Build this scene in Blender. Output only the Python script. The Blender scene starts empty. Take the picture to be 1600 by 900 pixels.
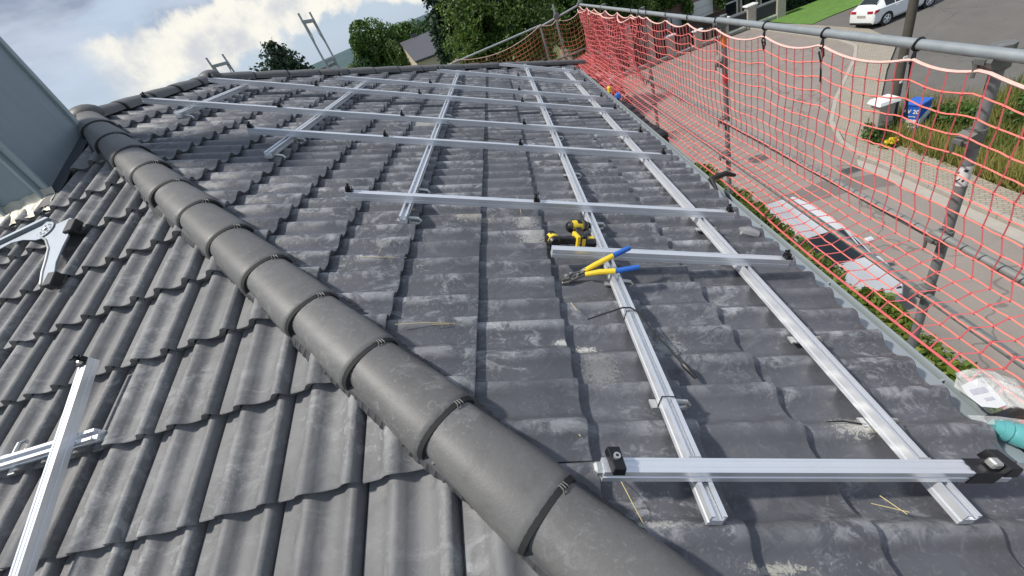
import bpy, bmesh, math, random
import numpy as np
from mathutils import Vector, Matrix, noise
random.seed(7); rng = np.random.default_rng(7)
sc = bpy.context.scene
C = sc.collection
R_ = math.radians

# ---------------------------------------------------------------- camera
cd = bpy.data.cameras.new('camera'); cam = bpy.data.objects.new('camera', cd); C.objects.link(cam)
YAW, PIT, ROL = -0.1900881612335972, 0.5950278495257957, 0.40719762333360837
fw = Vector((math.sin(YAW)*math.cos(PIT), math.cos(YAW)*math.cos(PIT), -math.sin(PIT)))
rt = Vector((math.cos(YAW), -math.sin(YAW), 0)); dn = fw.cross(rt)
rt2 = math.cos(ROL)*rt + math.sin(ROL)*dn; dn2 = -math.sin(ROL)*rt + math.cos(ROL)*dn
cam.matrix_world = Matrix((( rt2.x, -dn2.x, -fw.x, 0), (rt2.y, -dn2.y, -fw.y, 0), (rt2.z, -dn2.z, -fw.z, 0), (0, 0, 0, 1)))
cd.sensor_width = 36; cd.lens = 14.5613; cd.clip_start = 0.02; cd.clip_end = 3000
sc.camera = cam

# ---------------------------------------------------------------- light
SUN = Vector((-0.54, -0.02, 0.84)).normalized()
elev = math.asin(SUN.z); azim = math.atan2(SUN.x, SUN.y)
sl = bpy.data.lights.new('sun', 'SUN'); sl.energy = 3.4; sl.angle = R_(3.5); sl.color = (1.0, 0.95, 0.87)
so = bpy.data.objects.new('sun', sl); C.objects.link(so)
so.rotation_euler = (-SUN).to_track_quat('-Z', 'Y').to_euler(); so.location = (-10, 0, 12)
sc.view_settings.view_transform = 'Standard'; sc.view_settings.look = 'None'
sc.view_settings.exposure = 0.42; sc.view_settings.gamma = 1
w = bpy.data.worlds.new('World'); sc.world = w; w.use_nodes = True
wn, wl = w.node_tree.nodes, w.node_tree.links
wn.clear()

def mth(nt, op, a, b=None, c=None, clamp=False):
    n = nt.nodes.new('ShaderNodeMath'); n.operation = op; n.use_clamp = clamp
    for i, v in enumerate((a, b, c)):
        if v is None: continue
        if isinstance(v, (int, float)): n.inputs[i].default_value = v
        else: nt.links.new(v, n.inputs[i])
    return n.outputs[0]
def vdot(nt, a, v):
    n = nt.nodes.new('ShaderNodeVectorMath'); n.operation = 'DOT_PRODUCT'
    nt.links.new(a, n.inputs[0]); n.inputs[1].default_value = v
    return n.outputs['Value']
def mixc(nt, fac, a, b, mode='MIX'):
    n = nt.nodes.new('ShaderNodeMix'); n.data_type = 'RGBA'; n.blend_type = mode
    for i, v in ((0, fac), (6, a), (7, b)):
        if isinstance(v, (int, float)): n.inputs[i].default_value = v
        elif isinstance(v, tuple): n.inputs[i].default_value = (*v[:3], 1)
        else: nt.links.new(v, n.inputs[i])
    return n.outputs[2]
def ntex(nt, vec, scale, detail=4, rough=0.55, dist=0.0):
    n = nt.nodes.new('ShaderNodeTexNoise'); n.inputs['Scale'].default_value = scale
    n.inputs['Detail'].default_value = detail; n.inputs['Roughness'].default_value = rough
    n.inputs['Distortion'].default_value = dist
    if vec is not None: nt.links.new(vec, n.inputs['Vector'])
    return n.outputs['Fac']
def sstep(nt, x, lo, hi):
    n = nt.nodes.new('ShaderNodeMapRange'); n.interpolation_type = 'SMOOTHSTEP'
    nt.links.new(x, n.inputs[0]); n.inputs[1].default_value = lo; n.inputs[2].default_value = hi
    return n.outputs[0]

W = w.node_tree
tc = wn.new('ShaderNodeTexCoord'); gen = tc.outputs['Generated']
sky = wn.new('ShaderNodeTexSky'); sky.sky_type = 'NISHITA'; sky.sun_disc = False
sky.sun_elevation = elev; sky.sun_rotation = azim; sky.dust_density = 2.0; sky.altitude = 200
def raydir(px, py):
    v = rt2*(px-800) + dn2*(py-450) + fw*647.17
    return v.normalized()
ca, cb = raydir(178, 116), raydir(520, -2)          # the cumulus bank lies along this great circle
cax = ca.cross(cb).normalized(); calong = (cb - ca).normalized()
n1 = ntex(W, gen, 9, 7, 0.55); n2 = ntex(W, gen, 3.2, 5, 0.5, 0.4); n3 = ntex(W, gen, 22, 6, 0.6)
off = mth(W, 'ABSOLUTE', mth(W, 'ADD', vdot(W, gen, tuple(cax)), mth(W, 'MULTIPLY', mth(W, 'SUBTRACT', n2, 0.5), 0.10)))
al = mth(W, 'SUBTRACT', vdot(W, gen, tuple(calong)), ca.dot(calong))
dens = mth(W, 'SUBTRACT', mth(W, 'ADD', 0.050, mth(W, 'MULTIPLY', mth(W, 'SUBTRACT', n1, 0.5), 0.13)), off)
dens = mth(W, 'ADD', dens, mth(W, 'MULTIPLY', mth(W, 'SUBTRACT', n3, 0.5), 0.05))
cum = mth(W, 'MULTIPLY', sstep(W, dens, 0.0, 0.022), sstep(W, mth(W, 'ADD', al, mth(W, 'MULTIPLY', mth(W, 'SUBTRACT', n1, 0.5), 0.12)), -0.02, 0.03), clamp=True)
stm = wn.new('ShaderNodeMapping'); wl.new(gen, stm.inputs[0]); stm.inputs['Scale'].default_value = (1.0, 1.0, 3.2)
n4 = ntex(W, stm.outputs[0], 2.4, 7, 0.55, 0.5)
veil = sstep(W, n4, 0.30, 0.54)
grey = mixc(W, sstep(W, ntex(W, stm.outputs[0], 4.5, 6, 0.55), 0.35, 0.68), (2.1, 2.55, 3.5), (4.7, 5.2, 6.2))
base = mixc(W, 0.75, sky.outputs[0], (4.7, 5.7, 7.0))
lowz = wn.new('ShaderNodeSeparateXYZ'); wl.new(gen, lowz.inputs[0])
veilf = mth(W, 'MULTIPLY', mth(W, 'MULTIPLY', veil, sstep(W, lowz.outputs[2], 0.02, 0.20)), 0.95)
col = mixc(W, veilf, base, grey)
cshade = mixc(W, sstep(W, ntex(W, gen, 13, 6, 0.6), 0.32, 0.6), (5.4, 5.6, 5.9), (8.0, 7.8, 7.05))
col = mixc(W, cum, col, cshade)
bg = wn.new('ShaderNodeBackground'); bg.inputs[1].default_value = 0.092
wl.new(col, bg.inputs[0]); wo = wn.new('ShaderNodeOutputWorld'); wl.new(bg.outputs[0], wo.inputs[0])

# ---------------------------------------------------------------- materials
def newmat(name):
    m = bpy.data.materials.new(name); m.use_nodes = True
    nt = m.node_tree; b = nt.nodes['Principled BSDF']
    return m, nt, b
def pos(nt):
    return nt.nodes.new('ShaderNodeNewGeometry').outputs['Position']
def bump(nt, b, h, strength=0.3, dist=0.01):
    n = nt.nodes.new('ShaderNodeBump'); n.inputs['Strength'].default_value = strength
    n.inputs['Distance'].default_value = dist; nt.links.new(h, n.inputs['Height']); nt.links.new(n.outputs[0], b.inputs['Normal'])
def simple(name, col, rough=0.6, metal=0.0, var=0.12, scale=8, bmp=0.0, bscale=None, alpha=None):
    m, nt, b = newmat(name)
    p = pos(nt); n = ntex(nt, p, scale, 5)
    c = mixc(nt, n, tuple(max(0, x*(1-var)) for x in col), tuple(min(1, x*(1+var)) for x in col))
    nt.links.new(c, b.inputs['Base Color']); b.inputs['Roughness'].default_value = rough
    b.inputs['Metallic'].default_value = metal
    if bmp: bump(nt, b, ntex(nt, p, bscale or scale*6, 3), bmp, 0.004)
    if alpha is not None: b.inputs['Alpha'].default_value = alpha
    return m
def wpos(u, v, w_=0.03): return RF(u, v, w_)
TH = 0.41243246
cT, sT = math.cos(TH), math.sin(TH)
Dv = Vector((cT, 0, -sT)); Yv = Vector((0, 1, 0)); nR = Vector((sT, 0, cT)); HR = 1.03
Xv = Vector((1, 0, 0)); Uv = Vector((0, cT, sT)); nL = Vector((0, -sT, cT)); HL = 1.135
def RF(u, v, w_=0.0): return Dv*u + Yv*v + nR*(w_-HR)
def LF(x, v, w_=0.0): return Xv*x + Uv*v + nL*(w_-HL)
def frame(P, ax, ay, az):
    return Matrix(((ax.x, ay.x, az.x, P.x), (ax.y, ay.y, az.y, P.y), (ax.z, ay.z, az.z, P.z), (0, 0, 0, 1)))

def tile_material(name, col, dust, splats, dustlo=0.5, dusthi=0.72, crest=0.9, rmin=.42, spec=.5):
    m, nt, b = newmat(name); p = pos(nt)
    inf = nt.nodes.new('ShaderNodeObjectInfo').outputs['Random']
    big = ntex(nt, p, 1.7, 3); fine = ntex(nt, p, 90, 3)
    c = mixc(nt, big, tuple(x*0.85 for x in col), tuple(x*1.15 for x in col))
    c = mixc(nt, mth(nt, 'MULTIPLY', inf, 0.55), c, tuple(x*1.40 for x in col))
    st = nt.nodes.new('ShaderNodeMapping'); nt.links.new(p, st.inputs[0]); st.inputs['Scale'].default_value = (2.2, 2.2, 9)
    c = mixc(nt, mth(nt, 'MULTIPLY', sstep(nt, ntex(nt, st.outputs[0], 4, 8, 0.65, 0.8), 0.45, 0.75), 0.45), c, tuple(x*0.62 for x in col))
    # smeared dust: two scales of warped noise
    mp = nt.nodes.new('ShaderNodeMapping'); nt.links.new(p, mp.inputs[0]); mp.inputs['Scale'].default_value = (0.8, 1.5, 1.2)
    s1 = sstep(nt, ntex(nt, mp.outputs[0], 9, 11, 0.70, 1.1), dustlo, dusthi)
    s2 = sstep(nt, ntex(nt, p, 2.6, 4, 0.5, 0.6), 0.38, 0.62)
    s3 = sstep(nt, ntex(nt, p, 30, 9, 0.74, 2.0), 0.54, 0.62)
    an = nt.nodes.new('ShaderNodeAttribute'); an.attribute_name = 'crest'; cr_ = sstep(nt, an.outputs['Fac'], 0.35, 1.0)
    lp = nt.nodes.new('ShaderNodeAttribute'); lp.attribute_name = 'lap'; lap = sstep(nt, lp.outputs['Fac'], 0.80, 1.0)
    crd = mth(nt, 'MULTIPLY', cr_, sstep(nt, ntex(nt, p, 8, 10, 0.74, 1.0), 0.44, 0.56))
    s1 = mth(nt, 'ADD', mth(nt, 'MULTIPLY', s1, 0.75), mth(nt, 'ADD', mth(nt, 'MULTIPLY', crd, crest), mth(nt, 'MULTIPLY', lap, 0.15)))
    dm = mth(nt, 'MULTIPLY', mth(nt, 'ADD', mth(nt, 'MULTIPLY', s1, 0.6), mth(nt, 'MULTIPLY', s3, 0.35)), mth(nt, 'ADD', 0.25, mth(nt, 'MULTIPLY', s2, 0.75)), clamp=True)
    c = mixc(nt, mth(nt, 'MULTIPLY', dm, 0.85), c, dust)
    gr = sstep(nt, ntex(nt, p, 60, 4, 0.7), 0.66, 0.74)
    c = mixc(nt, mth(nt, 'MULTIPLY', mth(nt, 'MULTIPLY', gr, s2), 0.35), c, (0.45, 0.45, 0.43))
    nn = ntex(nt, p, 46, 9, 0.78, 2.5)
    for (P, rad, sx, scol, strn) in splats:
        v = nt.nodes.new('ShaderNodeVectorMath'); v.operation = 'SUBTRACT'; nt.links.new(p, v.inputs[0]); v.inputs[1].default_value = P
        v2 = nt.nodes.new('ShaderNodeVectorMath'); v2.operation = 'MULTIPLY'; nt.links.new(v.outputs[0], v2.inputs[0]); v2.inputs[1].default_value = sx
        ln = nt.nodes.new('ShaderNodeVectorMath'); ln.operation = 'LENGTH'; nt.links.new(v2.outputs[0], ln.inputs[0])
        d = mth(nt, 'SUBTRACT', mth(nt, 'ADD', mth(nt, 'DIVIDE', ln.outputs['Value'], rad), mth(nt, 'MULTIPLY', nn, 4.2)), 2.0)
        mk = mth(nt, 'SUBTRACT', 1.0, sstep(nt, d, 0.55, 1.0))
        c = mixc(nt, mth(nt, 'MULTIPLY', mk, strn), c, scol)
    nt.links.new(c, b.inputs['Base Color'])
    ro = nt.nodes.new('ShaderNodeMapRange'); nt.links.new(dm, ro.inputs[0]); ro.inputs[3].default_value = rmin; ro.inputs[4].default_value = 0.85
    nt.links.new(ro.outputs[0], b.inputs['Roughness'])
    b.inputs['Specular IOR Level'].default_value = spec
    bump(nt, b, mth(nt, 'ADD', fine, mth(nt, 'MULTIPLY', ntex(nt, p, 240, 2), .7)), 0.22, 0.002)
    return m
white = (0.62, 0.61, 0.56)
SPL = [(RF(0.31, 1.085, .03), 0.05, (1, 2.2, 1), white, 0.9), (RF(0.39, 1.075, .03), 0.06, (1, 2.4, 1), white, 0.85),
       (RF(0.42, 0.96, .03), 0.11, (1.4, 1.2, 1), (0.38, 0.37, 0.33), 0.34), (RF(0.27, 1.86, .04), 0.09, (1, 1, 1), white, 0.5),
       (RF(0.24, 2.02, .03), 0.07, (1, 1.4, 1), white, 0.45), (RF(1.16, 0.74, .02), 0.09, (1, 2, 1), (0.5, 0.48, 0.42), 0.8),
       (RF(-0.04, 2.05, .03), 0.14, (1, 2.6, 1), (0.5, 0.45, 0.38), 0.6), (RF(0.70, 1.10, .03), 0.09, (1, 1.6, 1), (0.45, 0.45, 0.43), 0.55),
       (RF(0.05, 0.47, .03), 0.0001, (1, 1, 1), white, 0.0), (RF(-0.55, 3.9, .03), 0.16, (1, 1.2, 1), (0.5, 0.49, 0.45), 0.6),
       (RF(0.42, 0.46, .03), 0.12, (1, 9, 1), (0.45, 0.44, 0.42), 0.7), (RF(0.70, 0.37, .03), 0.10, (1, 6, 1), (0.45, 0.44, 0.38), 0.7)]
M = {}
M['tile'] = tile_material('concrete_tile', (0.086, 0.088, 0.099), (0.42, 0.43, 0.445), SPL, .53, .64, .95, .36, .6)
M['tileL'] = tile_material('concrete_tile_front', (0.135, 0.135, 0.138), (0.42, 0.42, 0.42), [], 0.48, 0.62, 0.6, .60, .35)  # same tile as the right slope, its stronger sun put into a brighter base
M['cap'] = tile_material('ridge_tile_concrete', (0.118, 0.116, 0.114), (0.28, 0.28, 0.28), [], 0.52, 0.70, 0, .50, .4)
M['zinc'] = simple('grey_blue_zinc', (0.20, 0.25, 0.28), 0.42, 0.35, 0.05, 3)
m, nt, b = newmat('clad_zinc'); p = pos(nt); mp = nt.nodes.new('ShaderNodeMapping'); nt.links.new(p, mp.inputs[0]); mp.inputs['Scale'].default_value = (9, 9, .7)
c = mixc(nt, ntex(nt, mp.outputs[0], 2.5, 6, .6), (0.235, 0.28, 0.315), (0.31, 0.36, 0.395)); c = mixc(nt, mth(nt, 'MULTIPLY', sstep(nt, ntex(nt, p, 30, 6, .7), .6, .75), .35), c, (0.34, 0.37, 0.38))
nt.links.new(c, b.inputs['Base Color']); b.inputs['Roughness'].default_value = 0.42; b.inputs['Metallic'].default_value = 0.3; bump(nt, b, ntex(nt, p, 3.5, 2), 0.25, 0.02); M['zinc'] = m
M['zinc2'] = simple('gutter_zinc', (0.36, 0.41, 0.43), 0.45, 0.25, 0.12, 6)
M['brk'] = simple('grey_bracket_steel', (0.24, 0.27, 0.31), 0.5, 0.4, 0.15, 25)
M['lead'] = simple('crumpled_lead', (0.42, 0.40, 0.33), 0.5, 0.2, 0.3, 18, 0.8, 30)
M['mortar'] = simple('rough_mortar', (0.40, 0.39, 0.36), 0.9, 0, 0.35, 30, 1.0, 60)
M['alu'] = simple('brushed_aluminium', (0.80, 0.82, 0.85), 0.34, 0.62, 0.06, 10)
M['alud'] = simple('aluminium_groove', (0.35, 0.37, 0.40), 0.4, 0.8, 0.1, 10)
M['steel'] = simple('stainless_hook', (0.62, 0.62, 0.60), 0.4, 0.8, 0.1, 20)
M['galv'] = simple('galvanised_tube', (0.33, 0.36, 0.37), 0.5, 0.45, 0.22, 14)
M['galvp'] = simple('worn_post_tube', (0.24, 0.25, 0.25), 0.6, 0.3, 0.5, 16, 0.4, 60)
M['galvl'] = simple('dull_rail_tube', (0.23, 0.24, 0.235), 0.6, 0.3, 0.3, 14)
M['galvd'] = simple('weathered_coupler', (0.20, 0.20, 0.19), 0.6, 0.5, 0.4, 25)
M['black'] = simple('black_plastic', (0.012, 0.012, 0.014), 0.4, 0, 0.2, 20)
M['blackm'] = simple('black_anodised', (0.015, 0.015, 0.018), 0.3, 0.3, 0.2, 20)
M['yellow'] = simple('yellow_plastic', (0.80, 0.56, 0.03), 0.4, 0, 0.1, 20)
M['blue'] = simple('blue_grip', (0.03, 0.14, 0.52), 0.4, 0, 0.1, 20)
M['bluecab'] = simple('blue_cabinet_paint', (0.015, 0.11, 0.48), 0.4, 0, 0.1, 3)
M['gunm'] = simple('oily_steel', (0.20, 0.20, 0.18), 0.35, 0.8, 0.4, 60)
M['white'] = simple('white_paint', (0.78, 0.78, 0.77), 0.4, 0, 0.04, 3)
M['orange'] = simple('orange_tape', (0.85, 0.22, 0.04), 0.5, 0, 0.1, 20)
M['redtape'] = simple('red_tape', (0.75, 0.05, 0.06), 0.5, 0, 0.1, 20)
M['net'] = simple('red_net_cord', (0.60, 0.12, 0.13), 0.75, 0, 0.25, 5)
M['neth'] = simple('sunlit_net_cord', (0.75, 0.185, 0.145), 0.75, 0, 0.25, 4)  # lighter copy of the red cord, paints sun on the horizontal strands
M['netw'] = simple('sunlit_hem_cord', (0.82, 0.50, 0.44), 0.75, 0, 0.15, 30)  # pale tone puts the sunlight on the top hem into its colour
M['netb'] = simple('orange_brown_net_cord', (0.62, 0.20, 0.10), 0.75, 0, 0.2, 5)
M['asph'] = simple('street_asphalt', (0.235, 0.205, 0.185), 0.9, 0, 0.18, 1.1, 0.4, 60)
M['asph2'] = simple('dark_asphalt', (0.125, 0.118, 0.108), 0.9, 0, 0.22, 0.9, 0.4, 60)
M['patch'] = simple('patched_asphalt', (0.16, 0.14, 0.13), 0.9, 0, 0.15, 3, 0.4, 60)
M['kerb'] = simple('concrete_kerb', (0.36, 0.33, 0.29), 0.85, 0, 0.2, 5, 0.3, 40)
M['lawn'] = simple('lawn', (0.10, 0.20, 0.035), 0.9, 0, 0.4, 3, 0.8, 30)
M['soil'] = simple('meadow_ground', (0.075, 0.105, 0.035), 0.95, 0, 0.5, 0.6, 0.5, 8)
M['render'] = simple('white_render', (0.62, 0.60, 0.56), 0.9, 0, 0.06, 2, 0.3, 60)
M['glass'] = simple('dark_glass', (0.02, 0.025, 0.03), 0.08, 0, 0.1, 2)
M['rubber'] = simple('tyre_rubber', (0.02, 0.02, 0.02), 0.8, 0, 0.2, 20)
M['carw'] = simple('white_car_paint', (0.76, 0.79, 0.80), 0.22, 0, 0.02, 1); M['carw'].node_tree.nodes['Principled BSDF'].inputs['Coat Weight'].default_value = 0.6
M['cars'] = simple('pale_silver_car_paint', (0.60, 0.61, 0.62), 0.28, 0.15, 0.03, 1)
M['redlamp'] = simple('red_lens', (0.35, 0.01, 0.02), 0.2, 0, 0.2, 10)
M['pole'] = simple('weathered_pole', (0.085, 0.075, 0.06), 0.85, 0, 0.3, 8)
M['bark'] = simple('bark', (0.07, 0.055, 0.04), 0.95, 0, 0.35, 12, 0.8, 40)
M['stone'] = simple('pale_stone', (0.42, 0.38, 0.32), 0.85, 0, 0.35, 12, 0.8, 20)
M['darkpanel'] = simple('anthracite_panel', (0.035, 0.038, 0.045), 0.5, 0, 0.1, 3)
M['slat'] = simple('pale_wood_slat', (0.30, 0.22, 0.18), 0.8, 0, 0.25, 6)
M['slatd'] = simple('dark_stained_board', (0.025, 0.014, 0.012), 0.8, 0, 0.25, 6)
M['roofg'] = simple('grey_slate_roof', (0.075, 0.075, 0.088), 0.6, 0, 0.15, 3)
M['beige'] = simple('beige_render', (0.50, 0.42, 0.31), 0.9, 0, 0.08, 3)
M['hill'] = simple('hazy_wooded_hill', (0.045, 0.085, 0.09), 1, 0, 0.35, 0.05)  # blue in the green paints distance haze into the hill
M['straw'] = simple('dry_straw', (0.62, 0.52, 0.26), 0.8, 0, 0.2, 30)
M['teal'] = simple('teal_plastic', (0.16, 0.52, 0.53), 0.25, 0, 0.1, 20)
M['strip'] = simple('crimped_hip_roll', (0.06, 0.06, 0.065), 0.7, 0.1, 0.4, 40)
for k_ in ('asph', 'asph2'):
    m = M[k_]; nt = m.node_tree; b = nt.nodes['Principled BSDF']; p = pos(nt); src = b.inputs['Base Color'].links[0].from_socket
    wv = nt.nodes.new('ShaderNodeVectorMath'); wv.operation = 'ADD'; nz = nt.nodes.new('ShaderNodeTexNoise'); nz.inputs['Scale'].default_value = 1.3; nt.links.new(p, nz.inputs['Vector']); nt.links.new(p, wv.inputs[0]); nt.links.new(nz.outputs['Color'], wv.inputs[1])
    vo = nt.nodes.new('ShaderNodeTexVoronoi'); vo.feature = 'DISTANCE_TO_EDGE'; vo.inputs['Scale'].default_value = .22; nt.links.new(wv.outputs[0], vo.inputs['Vector'])
    ck = mth(nt, 'SUBTRACT', 1.0, sstep(nt, vo.outputs['Distance'], .002, .007)); c = mixc(nt, mth(nt, 'MULTIPLY', ck, .45), src, (.05, .045, .04))
    c = mixc(nt, mth(nt, 'MULTIPLY', sstep(nt, ntex(nt, p, .5, 6, .65, 1), .52, .72), .35), c, (.10, .09, .08)); c = mixc(nt, mth(nt, 'MULTIPLY', sstep(nt, ntex(nt, p, 25, 3, .6), .6, .7), .3), c, (.36, .34, .31)); nt.links.new(c, b.inputs['Base Color'])
m, nt, b = newmat('brick_wall'); bt = nt.nodes.new('ShaderNodeTexBrick')
mp = nt.nodes.new('ShaderNodeMapping'); nt.links.new(pos(nt), mp.inputs[0]); mp.inputs['Rotation'].default_value = (R_(90), 0, 0)
nt.links.new(mp.outputs[0], bt.inputs['Vector']); bt.inputs['Scale'].default_value = 4.2
bt.inputs['Color1'].default_value = (0.22, 0.11, 0.075, 1); bt.inputs['Color2'].default_value = (0.30, 0.17, 0.12, 1); bt.inputs['Mortar'].default_value = (0.3, 0.27, 0.23, 1)
nt.links.new(bt.outputs[0], b.inputs['Base Color']); b.inputs['Roughness'].default_value = 0.9; M['brick'] = m
m, nt, b = newmat('herringbone_pavers'); bt = nt.nodes.new('ShaderNodeTexBrick')
mp = nt.nodes.new('ShaderNodeMapping'); nt.links.new(pos(nt), mp.inputs[0]); mp.inputs['Rotation'].default_value = (0, 0, R_(38))
nt.links.new(mp.outputs[0], bt.inputs['Vector']); bt.inputs['Scale'].default_value = 2.6; bt.inputs['Mortar Size'].default_value = 0.03
bt.inputs['Color1'].default_value = (0.36, 0.32, 0.26, 1); bt.inputs['Color2'].default_value = (0.29, 0.26, 0.21, 1); bt.inputs['Mortar'].default_value = (0.19, 0.17, 0.14, 1)
nt.links.new(bt.outputs[0], b.inputs['Base Color']); b.inputs['Roughness'].default_value = 0.9
bump(nt, b, bt.outputs['Fac'], -0.5, 0.01); M['paver'] = m
m, nt, b = newmat('clear_plastic_film'); b.inputs['Base Color'].default_value = (0.9, 0.92, 0.9, 1); b.inputs['Roughness'].default_value = 0.12
b.inputs['Alpha'].default_value = 0.28; bump(nt, b, ntex(nt, pos(nt), 40, 4), 0.8, 0.01); M['film'] = m
def leafmat(name, c1, c2, sc_=1.2, c3=None):
    m, nt, b = newmat(name); p = pos(nt)
    g = nt.nodes.new('ShaderNodeNewGeometry')
    f = sstep(nt, ntex(nt, p, sc_, 3), 0.35, 0.65)
    c = mixc(nt, f, c1, c2)
    c = mixc(nt, mth(nt, 'MULTIPLY', g.outputs['Random Per Island'], 0.5), c, c3 or tuple(x*1.7 for x in c2))
    nt.links.new(c, b.inputs['Base Color']); b.inputs['Roughness'].default_value = 0.55
    tr = nt.nodes.new('ShaderNodeBsdfTranslucent'); nt.links.new(c, tr.inputs[0])
    ms = nt.nodes.new('ShaderNodeMixShader'); ms.inputs[0].default_value = 0.3
    nt.links.new(b.outputs[0], ms.inputs[1]); nt.links.new(tr.outputs[0], ms.inputs[2])
    nt.links.new(ms.outputs[0], nt.nodes['Material Output'].inputs[0])
    return m
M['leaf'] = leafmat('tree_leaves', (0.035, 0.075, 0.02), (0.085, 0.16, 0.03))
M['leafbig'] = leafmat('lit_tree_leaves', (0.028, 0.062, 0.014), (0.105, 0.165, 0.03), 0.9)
M['leafd'] = leafmat('dark_conifer_needles', (0.012, 0.03, 0.018), (0.03, 0.06, 0.03))
M['leaff'] = leafmat('far_tree_leaves', (0.035, 0.08, 0.035), (0.07, 0.13, 0.05), 0.3)
M['leafh'] = leafmat('hedge_leaves', (0.07, 0.14, 0.02), (0.17, 0.27, 0.04), 3.0, (0.45, 0.45, 0.10))
M['leafy'] = leafmat('dry_grass_blades', (0.10, 0.17, 0.03), (0.34, 0.32, 0.09), 0.7, (0.46, 0.40, 0.15))
M['leaffl'] = leafmat('yellow_flowers', (0.75, 0.55, 0.02), (0.8, 0.65, 0.05), 0.7, (0.85, 0.7, 0.1))

# ---------------------------------------------------------------- mesh helpers
class MB:
    def __init__(s): s.v = []; s.f = []
    def add(s, vs, fs):
        o = len(s.v); s.v += [Vector(v) for v in vs]; s.f += [tuple(i+o for i in f) for f in fs]; return s
    def box(s, lo, hi, Mx=None):
        x0, y0, z0 = lo; x1, y1, z1 = hi
        vs = [Vector(p) for p in ((x0,y0,z0),(x1,y0,z0),(x1,y1,z0),(x0,y1,z0),(x0,y0,z1),(x1,y0,z1),(x1,y1,z1),(x0,y1,z1))]
        if Mx: vs = [Mx @ v for v in vs]
        return s.add(vs, [(0,3,2,1),(4,5,6,7),(0,1,5,4),(1,2,6,5),(2,3,7,6),(3,0,4,7)])
    def tube(s, pts, r, n=10, caps=True):
        pts = [Vector(p) for p in pts]; k = len(pts)
        rr = r if isinstance(r, (list, tuple)) else [r]*k
        t0 = (pts[1]-pts[0]).normalized()
        ref = Vector((0, 0, 1)) if abs(t0.z) < 0.9 else Vector((1, 0, 0))
        a = t0.cross(ref).normalized(); vs = []
        for i, p in enumerate(pts):
            t = (pts[min(i+1, k-1)] - pts[max(i-1, 0)])
            t = t.normalized() if t.length > 1e-9 else t0
            a = (a - t*a.dot(t)); a = a.normalized() if a.length > 1e-6 else t.orthogonal().normalized()
            b_ = t.cross(a)
            for j in range(n):
                an = 2*math.pi*j/n; vs.append(p + (a*math.cos(an) + b_*math.sin(an))*rr[i])
        fs = [(i*n+j, i*n+(j+1) % n, (i+1)*n+(j+1) % n, (i+1)*n+j) for i in range(k-1) for j in range(n)]
        if caps: fs += [tuple(range(n-1, -1, -1)), tuple((k-1)*n+j for j in range(n))]
        return s.add(vs, fs)
    def prism(s, poly, Mx, h0, h1, taper=0.0):
        k = len(poly); cx = sum(p[0] for p in poly)/k; cy = sum(p[1] for p in poly)/k
        vs = [Mx @ Vector((p[0], p[1], h0)) for p in poly] + [Mx @ Vector((cx+(p[0]-cx)*(1-taper), cy+(p[1]-cy)*(1-taper), h1)) for p in poly]
        return s.add(vs, [tuple(range(k-1, -1, -1)), tuple(range(k, 2*k))] + [(i, (i+1) % k, k+(i+1) % k, k+i) for i in range(k)])
    def extrude(s, prof, P0, P1, ax, az):      # profile (a, h) swept from P0 to P1
        k = len(prof); vs = [P0 + ax*a + az*h for a, h in prof] + [P1 + ax*a + az*h for a, h in prof]
        return s.add(vs, [tuple(range(k-1, -1, -1)), tuple(range(k, 2*k))] + [(i, (i+1) % k, k+(i+1) % k, k+i) for i in range(k)])
    def ball(s, c, r, n=8, m_=6, sc3=(1, 1, 1)):
        vs = []; c = Vector(c)
        for i in range(m_+1):
            ph = math.pi*i/m_
            for j in range(n):
                t = 2*math.pi*j/n
                vs.append(c + Vector((r*sc3[0]*math.sin(ph)*math.cos(t), r*sc3[1]*math.sin(ph)*math.sin(t), r*sc3[2]*math.cos(ph))))
        return s.add(vs, [(i*n+j, (i+1)*n+j, (i+1)*n+(j+1) % n, i*n+(j+1) % n) for i in range(m_) for j in range(n)])
    def build(s, name, mat, parent=None, smooth=False, bevel=0.0, angle=35):
        me = bpy.data.meshes.new(name); me.from_pydata([tuple(v) for v in s.v], [], s.f); me.validate()
        bm = bmesh.new(); bm.from_mesh(me); bmesh.ops.recalc_face_normals(bm, faces=bm.faces)
        if bevel: bmesh.ops.bevel(bm, geom=[e for e in bm.edges if len(e.link_faces) == 2 and e.calc_face_angle(0) > 0.5], offset=bevel, segments=1, affect='EDGES', clamp_overlap=True)
        bm.to_mesh(me); bm.free()
        return link(name, me, mat, parent, smooth, angle)
def root_offset(parent):
    return Matrix.Translation(-parent.location)
def link(name, me, mat, parent=None, smooth=False, angle=35):
    if smooth:
        me.polygons.foreach_set('use_smooth', [True]*len(me.polygons)); me.set_sharp_from_angle(angle=R_(angle))
    me.materials.clear(); me.materials.append(mat)
    o = bpy.data.objects.new(name, me); C.objects.link(o)
    adopt(o, parent); return o
def top_of(o):
    while o.parent: o = o.parent
    return o
def adopt(o, parent):
    if parent is None: return
    o.parent = parent
    if parent.type == 'EMPTY': o.matrix_parent_inverse = root_offset(parent)
def tag(o, label, cat, group=None):
    o['label'] = label; o['category'] = cat
    if group: o['group'] = group
    return o
def thing(name, label, cat, loc=(0, 0, 0), group=None):
    o = bpy.data.objects.new(name, None); C.objects.link(o); o.location = loc; o.empty_display_size = 0.2
    return tag(o, label, cat, group)
def struct(o): o['kind'] = 'structure'; return o
def stuff(o): o['kind'] = 'stuff'; return o
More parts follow.
